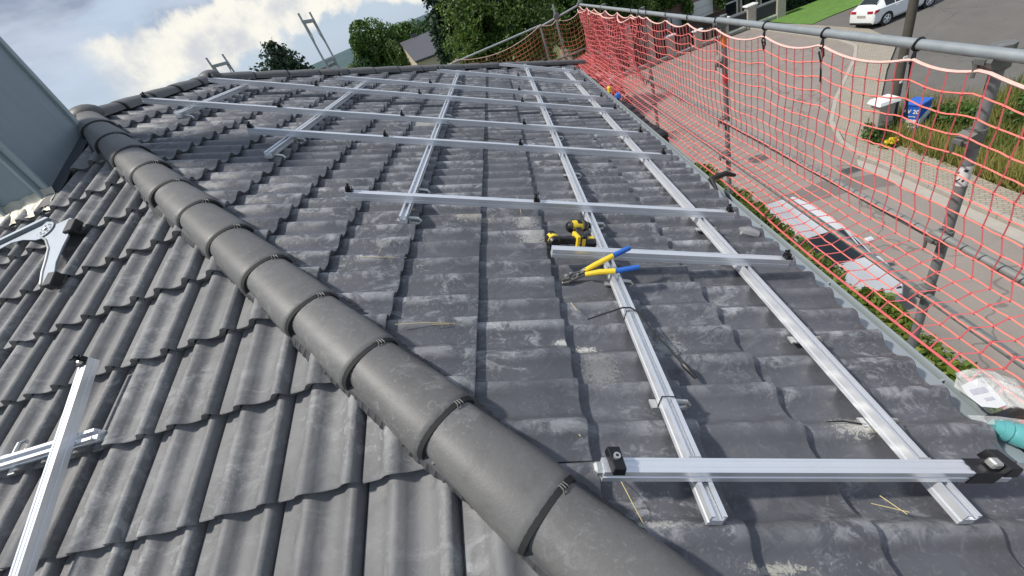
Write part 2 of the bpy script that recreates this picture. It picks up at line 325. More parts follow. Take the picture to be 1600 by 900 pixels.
def fromnp(name, V, F, mat, parent=None):
    me = bpy.data.meshes.new(name); nv, nf, k = len(V), len(F), F.shape[1]
    me.vertices.add(nv); me.vertices.foreach_set('co', V.astype(np.float32).ravel())
    me.loops.add(nf*k); me.loops.foreach_set('vertex_index', F.astype(np.int32).ravel())
    me.polygons.add(nf); me.polygons.foreach_set('loop_start', np.arange(0, nf*k, k, dtype=np.int32))
    me.update(calc_edges=True); me.validate()
    return link(name, me, mat, parent)
def leaves(points, size, up=0.3, asp=0.55, jit=0.4):
    n = len(points); P = np.asarray(points)
    d = rng.normal(size=(n, 3)); d[:, 2] += up*0; d /= np.linalg.norm(d, axis=1)[:, None]
    e = rng.normal(size=(n, 3)); e -= (e*d).sum(1)[:, None]*d; e /= np.linalg.norm(e, axis=1)[:, None]
    s_ = size*(1 + jit*rng.uniform(-1, 1, n))[:, None]
    a, b_ = d*s_, e*s_*asp
    V = np.stack([P-a, P+b_*0.9, P+a, P-b_*0.9], 1).reshape(-1, 3)
    return V, np.arange(4*n).reshape(n, 4)
def crown_points(c, r, n, lobes=9, seed=0, dens=0.8):
    g = np.random.default_rng(seed); c = np.array(c, float); r = np.array(r, float)
    out = []
    for k in range(lobes):
        d = g.normal(size=3); d /= np.linalg.norm(d); d[2] = d[2]*0.9
        lc = c + d*r*g.uniform(0.35, 0.92); lr = r*g.uniform(0.16, 0.40)
        m_ = n//lobes; q = g.normal(size=(m_, 3)); q /= np.linalg.norm(q, axis=1)[:, None]
        q *= (g.uniform(0, 1, m_)**(1/3)*0.35+0.68)[:, None]
        out.append(lc + q*lr)
    q = g.normal(size=(n//4, 3)); q /= np.linalg.norm(q, axis=1)[:, None]
    out.append(c + q*r*g.uniform(0.5, 1.0, (n//4, 1)))
    P = np.concatenate(out)
    keep = np.array([noise.noise(Vector(p)*(3.2/float(r.mean()))) for p in P]) > -0.32
    return P[keep]
def tree(name, label, cat_, x, y, zb, zt, rad, mat, n=9000, leaf=0.22, seed=1, lobes=11, group=None, conifer=False):
    t = thing(name, label, cat_, (x, y, zb), group); h = zt-zb
    mb = MB(); g = random.Random(seed)
    mb.tube([(x, y, zb), (x+g.uniform(-.1, .1), y, zb+h*.3), (x+g.uniform(-.3, .3), y, zb+h*.6), (x, y, zb+h*.92)], [h*.03, h*.022, h*.014, h*.003], 8)
    for i in range(9):
        a = g.uniform(0, 6.28); z0 = zb+h*g.uniform(.25, .7); L = rad*g.uniform(.5, .9)
        mb.tube([(x, y, z0), (x+math.cos(a)*L*.5, y+math.sin(a)*L*.5, z0+L*.35), (x+math.cos(a)*L, y+math.sin(a)*L, z0+L*.6)], [h*.009, h*.006, h*.002], 5)
    mb.build('trunk', M['bark'], t, True)
    if conifer:
        P = []
        gg = np.random.default_rng(seed)
        for k in range(26):
            f_ = k/26; zz = zt - h*0.85*f_; rr = rad*(0.12+f_*0.95)
            for a in gg.uniform(0, 6.28, 7):
                m_ = n//200; s_ = gg.uniform(0, 1, m_)**.7
                P.append(np.stack([x+np.cos(a)*rr*s_, y+np.sin(a)*rr*s_, zz - 0.25*rr*s_ + gg.normal(0, .10*rad*.5, m_)], 1) + gg.normal(0, rad*.05, (m_, 3)))
        P = np.concatenate(P)
    else:
        zc = zb + h*0.58
        P = crown_points((x, y, zc), (rad, rad, h*0.42), n, lobes, seed)
    V, F = leaves(P, leaf)
    fromnp('crown', V, F, mat, t)
    return t

# ================================================================ HOUSE AND ROOF
APX, RIDX, RY0, RY1 = None, -3.11, 3.372, 5.08
HC = 0.262                                            # near hip runs in the vertical plane x + y = HC
FARC = Vector((1.10, 8.82, -1.60))                    # far eave corner
house = thing('house', 'foreground house with hipped dark grey tile roof and zinc clad chimney', 'house', (-3.4, 4, -8.5))
PROF = [(0, -.016), (.010, -.016), (.0125, 0), (.035, -.002), (.060, -.001), (.076, .006), (.089, .018), (.102, .0275), (.115, .031), (.130, .027), (.146, .014), (.160, .003), (.178, -.001),
        (.200, -.002), (.220, .001), (.236, .012), (.250, .024), (.264, .0315), (.277, .031), (.2865, .022), (.2915, .008), (.2930, -.014)]
def tile_mesh(name, wid, gauge, mat, lift=.030, seed=0, rel=1.0):
    k = wid/.290; vs = []; fs = []; n = len(PROF)
    g = random.Random(seed)
    rows = [(-.055, -lift*.17-.002, 0), (gauge*.5, lift*.5, 0), (gauge-.005, lift*.98, 0), (gauge, lift-.003, 0), (gauge-.010, lift-.030, -1)]
    for (bq, lf, under) in rows:
        for a, h in PROF: vs.append((a*k, -bq, lf + (h*rel if h > 0 else h)))
    for r in range(len(rows)-1):
        for j in range(n-1):
            fs.append((r*n+j, (r+1)*n+j, (r+1)*n+j+1, r*n+j+1))
    me = bpy.data.meshes.new(name); me.from_pydata(vs, [], fs)
    at = me.attributes.new('crest', 'FLOAT', 'POINT'); at.data.foreach_set('value', [max(0, h)/.031 for r in rows for a, h in PROF])
    at = me.attributes.new('lap', 'FLOAT', 'POINT'); at.data.foreach_set('value', [max(0, min(1, r[0]/gauge)) for r in rows for a, h in PROF])
    me.polygons.foreach_set('use_smooth', [True]*len(me.polygons)); me.set_sharp_from_angle(angle=R_(50))
    me.materials.append(mat); return me
WR, GR, WL, GL = .290, .325, .2775, .327
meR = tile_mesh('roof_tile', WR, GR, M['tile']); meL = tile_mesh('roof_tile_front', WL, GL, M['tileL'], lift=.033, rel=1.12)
def in_view(P):
    q = Vector(P); z = q.dot(fw)
    if z < .05: return None
    x, y = 800+647.17*q.dot(rt2)/z, 450+647.17*q.dot(dn2)/z
    return (-80 < x < 1680 and -60 < y < 980), z
fdir = (FARC - Vector((RIDX, RY1, .236))); fdir = Vector((fdir.x, fdir.y, 0)).normalized()
def clipR(P):                                         # signed margins: >0 is inside the right slope
    m1 = (P.x + P.y - HC)/math.sqrt(2)
    fn = Vector((fdir.y, -fdir.x, 0)); m2 = (P - Vector((RIDX, RY1, 0))).dot(fn)
    m3 = P.x - RIDX
    return [(m1, Vector((1, 1, 0)).normalized(), Vector((HC, 0, 0))), (m2, fn, Vector((RIDX, RY1, 0))), (m3, Vector((1, 0, 0)), Vector((RIDX, 0, 0)))]
def clipL(P):
    m1 = -(P.x + P.y - HC)/math.sqrt(2)
    n2 = Vector((1, -1, 0)).normalized(); c2 = Vector((2*RIDX-HC, 0, 0))
    m2 = (P - c2).dot(n2)
    return [(m1, Vector((-1, -1, 0)).normalized(), Vector((HC, 0, 0))), (m2, n2, c2)]
entries = []
V0 = .879 + .0245 - WR*.0 - WR                        # left edge of one column on the right slope
for k in range(-10, 6):
    uf = .0 + GR*(k) - (.028 if k == 5 else 0)                                  # front edge of the course
    for j in range(-8, 33):
        v0 = V0 + WR*j
        g = random.Random(k*100+j)
        Pc = RF(uf - GR/2, v0 + WR/2)
        mg = clipR(Pc)
        if min(a[0] for a in mg) < -.26: continue
        Mx = frame(RF(uf - GR, v0, .002*k*0 + g.uniform(-.001, .0015)), Yv, -Dv, nR) @ Matrix.Rotation(R_(g.uniform(-.25, .25)), 4, 'Z') @ Matrix.Translation((g.uniform(-.001, .001), g.uniform(-.004, .003), 0))
        entries.append(('R', Mx, Pc, mg, -1))
for k in range(-5, 12):
    vf = .219 + GL*k
    for j in range(-24, 8):
        x0 = -.755 - WL + .012 + WL*j + .0
        g = random.Random(k*177+j+9)
        Pc = LF(x0 + WL/2, vf + GL/2)
        mg = clipL(Pc)
        if min(a[0] for a in mg) < -.25: continue
        lift_ = .012 if (k == 0 and j == 2) else 0
        Mx = frame(LF(x0, vf + GL, g.uniform(-.001, .0015)), Xv, Uv, nL) @ Matrix.Rotation(R_(g.uniform(-.3, .3)), 4, 'Z') @ Matrix.Translation((g.uniform(-.001, .001), g.uniform(-.004, .003)-lift_, 0))
        entries.append(('L', Mx, Pc, mg, 1))
def clip_mesh(me0, Mx, mg, gap=.035):
    bm = bmesh.new(); bm.from_mesh(me0); inv = Mx.inverted()
    for (d, n, c) in mg:
        if d < .30:
            nn_ = (inv.to_3x3() @ n).normalized(); cc = inv @ (c + n*gap)
            bmesh.ops.bisect_plane(bm, geom=bm.verts[:]+bm.edges[:]+bm.faces[:], plane_co=cc, plane_no=nn_, clear_inner=True)
    if not bm.faces: bm.free(); return None
    me = bpy.data.meshes.new('roof_tile_cut'); bm.to_mesh(me); bm.free(); me.materials.append(me0.materials[0]); return me
scored = []
for e in entries:
    iv = in_view(e[2]); scored.append((e[2].length if (iv and iv[0]) else 50 + e[2].length, e))
scored.sort(key=lambda t: t[0])
rest = {'R': MB(), 'L': MB()}; restc = {'R': [], 'L': []}; cnt = 0
for sc_, (side, Mx, Pc, mg, _) in scored:
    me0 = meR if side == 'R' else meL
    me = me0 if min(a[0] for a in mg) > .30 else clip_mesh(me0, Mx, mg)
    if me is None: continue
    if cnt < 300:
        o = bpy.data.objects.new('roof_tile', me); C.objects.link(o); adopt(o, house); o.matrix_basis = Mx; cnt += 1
    else:
        restc[side] += [d.value for d in me.attributes['crest'].data]
        rest[side].add([Mx @ v.co for v in me.vertices], [tuple(p.vertices) for p in me.polygons])
for s_, mt in (('R', 'tile'), ('L', 'tileL')):
    if rest[s_].v:
        o = stuff(rest[s_].build('distant_roof_tiles', M[mt], house, True, angle=50))
        if len(o.data.vertices) == len(restc[s_]): o.data.attributes.new('crest', 'FLOAT', 'POINT').data.foreach_set('value', restc[s_])
# deck under the tiles so that nothing shows through, back slopes, walls
zr = .236 - .06
A0, A1 = Vector((RIDX, RY0, zr)), Vector((RIDX, RY1, zr))
cNR, cFR = Vector((1.04, -.80, -1.66)), Vector((1.04, 8.80, -1.66)); cNL, cFL = Vector((-7.30, -.80, -1.66)), Vector((-7.30, 8.80, -1.66))
MB().add([A0, A1, cNR, cFR, cNL, cFL], [(0, 2, 3, 1), (0, 4, 2), (1, 5, 4, 0), (1, 3, 5)]).build('roof_underlay', M['black'], house)
MB().add([A0+Vector((0, 0, .07)), A1+Vector((0, 0, .07)), cFR+Vector((0, 0, .06)), cNL+Vector((0, 0, .06)), cFL+Vector((0, 0, .06))], [(1, 4, 3, 0), (1, 2, 4)]).build('rear_roof_slope', M['tile'], house)
mb = MB().box((-6.85, -.3, -8.5), (.62, 8.35, -1.72)); mb.build('wall', M['render'], house)
MB().box((-7.3, -.78, -1.80), (1.05, 8.8, -1.72)).build('eave_soffit', M['white'], house)
# ridge and hip tiles
def cap_mesh(L, r0, r1, name='ridge_tile', mat=None):
    n = 14; vs = []; fs = []
    rows = [(0.0, r0, 0), (L*.35, r0+(r1-r0)*.42, 0), (L*.7, r0+(r1-r0)*.86, 0), (L-.02, r1, 0), (L-.005, r1-.001, 0), (L, r1-.005, 0), (L, r1-.019, 0), (L*.6, r1-.024, 0)]
    for (x, r, z) in rows:
        for j in range(n+1):
            a = math.pi*j/n
            ww = math.copysign(abs(math.cos(a))**.92, math.cos(a)); vs.append((x, ww*r, (math.sin(a)**.85)*r*.80 + z))
    for i in range(len(rows)-1):
        for j in range(n): fs.append((i*(n+1)+j, i*(n+1)+j+1, (i+1)*(n+1)+j+1, (i+1)*(n+1)+j))
    me = bpy.data.meshes.new(name); me.from_pydata(vs, [], fs)
    bm = bmesh.new(); bm.from_mesh(me); bmesh.ops.recalc_face_normals(bm, faces=bm.faces); bm.to_mesh(me); bm.free()
    me.polygons.foreach_set('use_smooth', [True]*len(me.polygons)); me.set_sharp_from_angle(angle=R_(40)); me.materials.append(mat or M['cap']); return me
mb = MB()
for q in (-.009, 0, .009): mb.tube([(q, -.004, -.004), (q, -.001, .006), (q*1.2, .012, .005), (q*1.3, .022, -.008)], .0019, 5)
clip_o = mb.build('clip_proto', M['galvd']); clip_me = clip_o.data; clip_me.name = 'ridge_clip'; bpy.data.objects.remove(clip_o)
mb = MB(); n_ = 20  # black ring stands in for the shadow gap under each cap's lower end
for r_, dx in ((.1085, 0), (.104, .018), (.086, .020), (.082, 0)):
    mb.v += [Vector((dx, math.copysign(abs(math.cos(math.pi*j/n_))**.92, math.cos(math.pi*j/n_))*r_, math.sin(math.pi*j/n_)**.85*r_*.80)) for j in range(n_+1)]
mb.f += [(i*(n_+1)+j, i*(n_+1)+j+1, (i+1)*(n_+1)+j+1, (i+1)*(n_+1)+j) for i in range(3) for j in range(n_)]
so_ = mb.build('gap_shade_proto', M['rubber'], None, True); gap_shade_me = so_.data; gap_shade_me.name = 'gap_shade_ring'; bpy.data.objects.remove(so_)
def run_caps(P0, P1, step, r0, r1, lift0, first=0.0, clips=True):
    d = (P1-P0); L = d.length; d.normalize(); side = Vector((0, 0, 1)).cross(d).normalized(); up = d.cross(side)
    if up.z < 0: up = -up; side = -side
    me = cap_mesh(step+.045, r0, r1); s_ = first; k = 0
    while s_ < L - .02:
        g = random.Random(k+int(L*100))
        Mx = frame(P0 + d*s_ + up*(lift0), d, side, up) @ Matrix.Rotation(R_(g.uniform(-.8, .8)), 4, 'Z') @ Matrix.Rotation(R_(1.5), 4, 'Y')
        o = bpy.data.objects.new('ridge_tile', me); C.objects.link(o); adopt(o, house); o.matrix_basis = Mx
        sm = bpy.data.objects.new('gap_shade_ring', gap_shade_me); C.objects.link(sm); sm.parent = o; sm.matrix_basis = Matrix.Translation((step+.045-.006, 0, 0))
        if clips:
            aa = R_(-38)
            Mc = Matrix.Translation((step+.045, 0, 0)) @ Matrix.Rotation(aa if side.x+side.y > 0 else -aa, 4, 'X') @ Matrix.Translation((0, 0, r1*.83)) @ Matrix.Rotation(R_(-90), 4, 'Z')
            c = bpy.data.objects.new('ridge_clip', clip_me); C.objects.link(c); c.parent = o; c.matrix_basis = Mc
        s_ += step; k += 1
hipz = lambda x: (-HR - sT*x)/cT
H0, H1 = Vector((RIDX, HC-RIDX, hipz(RIDX))), Vector((1.12, HC-1.12, hipz(1.12)))
lenH = (H1-H0).length; stepc = .3515
# cap ends measured on the near hip: lower end of one cap sits at (x - about) -.475
hd = (H1-H0).normalized(); e0 = (Vector((-.475, HC+.475, hipz(-.475)))-H0).length
first = (e0 - (stepc+.045)) % stepc
run_caps(H0, H1, stepc, .086, .111, .026, first, True)
run_caps(H0, H0+hd*(first*.5), first, .092, .108, .026, 0, False)
run_caps(Vector((RIDX, RY1+.1, .236)), Vector((RIDX, RY0-.1, .236)), .36, .086, .112, .012, 0, False)
F0, F1 = Vector((RIDX, RY1, .236)), FARC + Vector((0, 0, .02))
run_caps(F0, F1, .36, .086, .112, .020, .0, False)
for yy in (RY0+.02, RY1): MB().ball((RIDX, yy, .28), .125, 16, 10, (1, 1, .66)).build('hip_junction_cap', M['cap'], house, True)
# crimped hip roll that hangs out below the caps
def hip_roll(P0, P1, sdir, pn):
    d = P1-P0; L = d.length; d.normalize(); mb = MB(); n = int(L/.011); g = random.Random(3)
    vs = []; fs = []
    for i in range(n+1):
        wv = .006*math.sin(i*2.1)+g.uniform(-.0015, .0015); sag = .010*math.sin(i*.045)+.006*math.sin(i*.13)
        for q, (s_, h) in enumerate(((.05, .06), (.092, .050), (.112+sag*.7+g.uniform(-.001, .001), .032+wv*.8))): vs.append(P0 + d*(L*i/n) + sdir*s_ + pn*h)
    for i in range(n):
        for q in range(2): fs.append((i*3+q, i*3+q+1, i*3+q+4, i*3+q+3))
    mb.add(vs, fs); mb.build('hip_flashing', M['strip'], house)
hs = (H1-H0).normalized()
sL_ = hs.cross(nL).normalized(); sL_ = sL_ if sL_.y < 0 else -sL_
sR_ = hs.cross(nR).normalized(); sR_ = sR_ if sR_.x > 0 else -sR_
hip_roll(H0, H1, sL_, nL); hip_roll(H0, H1, sR_, nR)
# gutter along the right eave
mb = MB(); gp = []
for j in range(11):
    a = math.pi + math.pi*j/10; gp.append((math.cos(a)*.080, math.sin(a)*.066))
gp = [(-.080, .03)] + gp + [(.080, .020), (.084, .029), (.092, .026), (.091, .012), (.083, .010), (.083, 0)] + [(math.cos(math.pi*2-math.pi*j/10)*.083, math.sin(math.pi*2-math.pi*j/10)*.069) for j in range(11)] + [(-.083, .03)]
GC = Vector((1.105, 0, -1.678))
mb.extrude(gp, GC+Vector((0, -.95, 0)), GC+Vector((0, 8.95, 0)), Xv, Vector((0, 0, 1))).build('gutter', M['zinc2'], house, True)
mb = MB()
for i in range(14):
    y = .35+i*.64; MB().tube([GC+Vector((-.07, y, .012)), GC+Vector((0, y, .006)), GC+Vector((.084, y, .018))], .004, 5).build('gutter_bracket', M['zinc2'], house)
# zinc apron strip under the lowest tiles
mb = MB(); mb.add([RF(1.50, -1.0, -.006), RF(1.71, -1.0, -.006), RF(1.71, 8.9, -.006), RF(1.50, 8.9, -.006)], [(0, 1, 2, 3)]); mb.build('eave_flashing', M['zinc2'], house)
# chimney clad in zinc sheet
chim = MB(); cx0, cx1, cy0, cy1 = -3.325, -2.965, 2.575, 3.15
chim.box((cx0, cy0, -.9), (cx1, cy1, 1.9)); ch = chim.build('chimney', M['zinc'], house)
def seam(x, y, dx, dy):
    MB().box((x-abs(dx)/2-.004, y-abs(dy)/2-.004, -.6), (x+abs(dx)/2+.004, y+abs(dy)/2+.004, 1.9)).build('standing_seam', M['zinc2'], ch, bevel=.003)
seam(cx1+.012, cy0+.005, .03, .012); seam(cx1-.03, cy0-.012, .012, .03); seam(cx0+.008, cy0-.012, .012, .03); seam(cx1+.006, cy1-.02, .018, .02)
# lead flashing crumpled at the foot of the chimney
vs = []; fs = []; g = random.Random(5); nx, ny = 22, 5
for i in range(nx+1):
    for j in range(ny+1):
        x = cx0-.05 + (cx1-cx0+.12)*i/nx; P = Vector((x, cy0, 0)); v = (cy0 - sT*HL)/cT   # meets the slope
        vv = v + .03 - .155*j/ny + (g.uniform(-.008, .008) if j == ny else 0)
        vs.append(LF(x, vv, .058 + .005*math.sin(i*1.1+j) + g.uniform(-.004, .004) - .016*j/ny + (.03 if j == 0 else 0)))
for i in range(nx):
    for j in range(ny): fs.append((i*(ny+1)+j, i*(ny+1)+j+1, (i+1)*(ny+1)+j+1, (i+1)*(ny+1)+j))
MB().add(vs, fs).build('lead_flashing', M['lead'], house, True, angle=60)
vs = []; fs = []
for i in range(13):
    vv = (cy0 - sT*HL)/cT - .10 + .78*i/12
    vs += [LF(cx1, vv, .06), LF(cx1+.10, vv, .050+g.uniform(-.004, .004))]
fs = [(2*i, 2*i+1, 2*i+3, 2*i+2) for i in range(12)]
MB().add(vs, fs).build('side_flashing', M['darkpanel'], house, True)

# ================================================================ MOUNTING RAILS
BW = .019
PB = [(-BW, 0), (BW, 0), (BW, .012), (BW-.003, .014), (BW-.003, .018), (BW, .020), (BW, .040), (.009, .040), (.009, .036), (.0145, .036), (.0145, .022), (-.0145, .022), (-.0145, .036), (-.009, .036), (-.009, .040), (-BW, .040), (-BW, .020), (-BW+.003, .018), (-BW+.003, .014), (-BW, .012)]
PC = [(-BW, 0), (BW, 0), (BW, .016), (BW-.003, .018), (BW-.003, .022), (BW, .024), (BW, .040), (.012, .040), (.011, .0375), (.005, .0375), (.004, .039), (-.004, .039), (-.005, .0375), (-.011, .0375), (-.012, .040), (-BW, .040), (-BW, .024), (-BW+.003, .022), (-BW+.003, .018), (-BW, .016)]
def rail(name, label, P0, P1, nn, prof, group, hooks=(), side=None, clamps=(), joints=(), w0=0, ext=False, big=False):
    d = (P1-P0).normalized(); ax = nn.cross(d).normalized()
    t = thing(name, label, 'rail', P0, group)
    MB().extrude(prof, P0, P1, ax, nn).build('rail_profile', M['alu'], t)
    for s_ in hooks:                                   # stainless roof hooks that carry the rail
        Pq = P0 + d*s_; Mx = frame(Pq, -ax, d, nn); mb = MB()
        mb.box((.0195, -.018, -.028), (.024, .018, .034), Mx); mb.box((.019, -.02, -.028), (.060, .02, -.022), Mx)
        mb.tube([Mx @ Vector(q) for q in ((.055, 0, -.024), (.075, 0, -.018), (.082, 0, -.004), (.070, 0, .008), (.045, 0, .010), (.022, 0, .010))], .0075, 6)
        mb.box((-.040, -.016, -.010), (.0215, .016, -.003), Mx)
        mb.build('roof_hook', M['steel'], t, True)
    for s_ in joints:                                  # cross connector blocks where the upper rail is bolted on
        Mx = frame(P0 + d*s_, ax, d, nn); mb = MB()
        mb.box((-.014, .0195, .036), (.017, .046, .048), Mx); mb.tube([Mx @ Vector((.002, .034, .048)), Mx @ Vector((.002, .034, .055))], .006, 6)
        mb.build('cross_connector', M['steel'], t)
    for (s_, kind) in clamps:
        Mx = frame(P0 + d*s_, ax, d, nn); mb = MB()
        if kind == 'big':
            o = MB().prism([(-.030, -.015), (.034, -.021), (.034, .013), (-.030, .016)], Mx, .043, .068, .08).build('end_clamp', M['blackm'], t, bevel=.002)
            MB().tube([Mx @ Vector((.004, -.002, .066)), Mx @ Vector((.004, -.002, .074))], .0085, 12).build('bolt_head', M['steel'], o, True)
            MB().tube([Mx @ Vector((.004, -.002, .074)), Mx @ Vector((.004, -.002, .0745))], .004, 6).build('bolt_socket', M['black'], o)
            MB().box((-.015, -.050, .012), (.015, -.020, .036), Mx).build('rail_end_insert', M['steel'], t, bevel=.006)
        elif kind == 'cap':
            o = MB().box((-.022, -.075, -.004), (.023, .006, .0425), Mx).build('end_cap', M['blackm'], t, bevel=.002)
            o = MB().prism([(-.025, -.016), (.040, -.028), (.040, .008), (-.025, .022)], Mx @ Matrix.Translation((0, .02, 0)), .030, .062, .1).build('end_clamp', M['blackm'], t, bevel=.002)
            MB().box((-.012, -.030, .044), (.012, -.004, .066), Mx).build('clamp_nut', M['steel'], t, bevel=.004)
        else:
            mb.box((-.016, -.016, .041), (.016, .002, .062), Mx); mb.box((-.016, .004, .041), (.016, .016, .050), Mx)
            mb.tube([Mx @ Vector((0, -.004, .05)), Mx @ Vector((.004, -.008, .082))], .006, 6)
            mb.box((-.024, -.012, .066), (.020, -.006, .074), Mx)
            o = mb.build('module_clamp', M['blackm'], t)
            MB().tube([Mx @ Vector((.012, .01, .05)), Mx @ Vector((.014, .012, .066))], .005, 6).build('clamp_bolt', M['steel'], o)
    return t
wB, wC = .055, .0965
CR = [  # u0, v0, u1, v1 of the upper rails, near to far
    (.312, .548, 1.392, .546), (.319, 1.582, 1.426, 1.582), (-.702, 2.071, 1.419, 2.084), (-1.637, 3.070, 1.417, 3.098), (-2.713, 3.685, 1.423, 3.700),
    (-2.714, 4.640, 1.410, 4.600), (-1.66, 5.265, 1.415, 5.225), (-.662, 6.29, 1.42, 6.25), (.202, 7.42, 1.45, 7.30)]
BR = [((.571, .446), (.647, 7.944)), ((1.214, .443), (1.297, 7.857)), ((-.386, 1.897), (-.391, 6.498)), ((-1.368, 2.706), (-1.376, 5.236)), ((-2.350, 3.473), (-2.392, 4.684))]
BL = ['long silver lower rail left of the two long ones, crossing under the pliers', 'long silver lower rail nearest the gutter, parallel to the eave',
      'silver lower rail mid roof, ending beside a hook left of the cordless drivers', 'short silver lower rail left of the middle of the roof, near the hip tiles',
      'shortest silver lower rail, farthest up by the ridge']
for (a, b_), lab in zip(BR, BL):
    P0, P1 = RF(a[0], a[1], wB), RF(b_[0], b_[1], wB); L = (P1-P0).length
    jn = [c[1]-a[1] + (c[3]-c[1])*((a[0]-c[0])/(c[2]-c[0])) + .0 for c in CR if c[0] < a[0] < c[2] and a[1] < c[1] < b_[1]]
    hk = [s_ for s_ in ([.05] + [i*.9+.42 for i in range(9)]) if s_ < L-.05]
    if a[0] > 1: hk = [s_+.25 for s_ in hk if s_ + .25 < L]
    if a == (.571, .446): hk = [.355, 1.0, 1.55, 2.3, 3.2, 4.1, 5.0, 6.0, 7.0]
    rail('mounting_rail', lab, P0, P1, nR, PB, 'aluminium mounting rails on the roof', hooks=hk, joints=jn)
CL = ['nearest silver upper rail with a big black clamp bolted on its left end', 'silver upper rail under the blue pliers handle beside the drills', 'silver upper rail just beyond the cordless drills, reaching to the gutter',
      'fourth silver upper rail from the camera, with loose black clamps standing on it', 'fifth silver upper rail from the camera, starting beside the ridge tiles at the left', 'silver upper rail starting right under the far end of the ridge',
      'silver upper rail that starts under the far hip, third from the far end', 'silver upper rail second from the far end of the roof', 'farthest silver upper rail in the far corner of the roof']
MID = {2: [.998, 2.09], 3: [.02, .94, 1.91, 3.0], 4: [.02, 1.046, 2.03, 3.055, 4.08], 5: [.02, 1.03, 2.05, 3.1, 4.08], 6: [.02, 1.03, 2.05, 3.02], 7: [.02, 1.1, 2.02], 8: [.02, 1.2]}
for i, (c, lab) in enumerate(zip(CR, CL)):
    cl = [(s_, 'mid') for s_ in MID.get(i, [])]
    if i == 0: cl = [(.030, 'big'), (1.035, 'cap')]
    if i == 1: cl = [(1.10, 'mid')]
    if i == 2: cl.append((.02, 'mid'))
    rail('mounting_rail', lab, RF(c[0], c[1], wC), RF(c[2], c[3], wC), nR, PC, 'aluminium mounting rails on the roof', clamps=cl)
rail('mounting_rail', 'silver upper rail at the lower left on the front slope, clamp at its top', LF(-1.880, .885, wC), LF(-1.795, -.10, wC), nL, PC, 'aluminium mounting rails on the roof', clamps=[(.015, 'mid')])
rail('mounting_rail', 'silver lower rail at the left edge, crossing under the upper rail on the front slope', LF(-1.765, .582, wB), LF(-3.0, .580, wB), nL, PB, 'aluminium mounting rails on the roof', hooks=[.43, 1.0])

# ================================================================ THINGS LYING ON THE ROOF
def Rm(u, v, w_, ang=0): return frame(RF(u, v, w_), Dv, Yv, nR) @ Matrix.Rotation(ang, 4, 'Z')
# ratchet pliers
t = thing('ratchet_pliers', 'large crimping pliers with yellow and blue handles lying across the rails', 'pliers', RF(.5, 1.47, .1))
Mh = frame(RF(.412, 1.478, .052), (RF(.458, 1.478, .09)-RF(.366, 1.466, .055)).normalized(), Yv, nR)
MB().prism([(-.062, -.026), (-.030, -.034), (.046, -.020), (.052, .0), (.040, .016), (-.030, .030), (-.062, .022)], Mh, 0, .012, .06).build('jaw_plate', M['gunm'], t, bevel=.002)
mb = MB().prism([(-.058, -.020), (-.026, -.026), (-.020, .020), (-.055, .016)], Mh, .0125, .024, .1); mb.prism([(-.012, -.012), (.044, -.012), (.050, -.004), (-.01, -.001)], Mh, .0125, .019)
mb.prism([(-.012, .004), (.040, .002), (.036, .012), (-.012, .014)], Mh, .0125, .019)
mb.build('die', M['gunm'], t, bevel=.001)
mb = MB()
for (x, y, r) in ((-.04, 0, .007), (-.018, .006, .005), (.010, -.018, .004), (.034, -.004, .007), (.046, .004, .005)): mb.tube([Mh @ Vector((x, y, .012)), Mh @ Vector((x, y, .028))], r, 8)
mb.build('pivot_pin', M['steel'], t, True)
for nm, pts in (('a', [RF(.452, 1.487, .080), RF(.500, 1.493, .112), RF(.572, 1.508, .152), RF(.600, 1.520, .160), RF(.652, 1.548, .172)]), ('b', [RF(.455, 1.462, .080), RF(.510, 1.450, .103), RF(.572, 1.436, .120), RF(.600, 1.437, .126), RF(.672, 1.446, .138)])):
    h = MB().tube(pts[:3], [.0105, .0125, .0118], 10).build('handle', M['yellow'], t, True)
    MB().tube([pts[2]+(pts[3]-pts[2])*.02, pts[3], pts[3]+(pts[4]-pts[3])*.95, pts[4]], [.0125, .0120, .0115, .006], 10).build('grip_end', M['blue'], h, True)
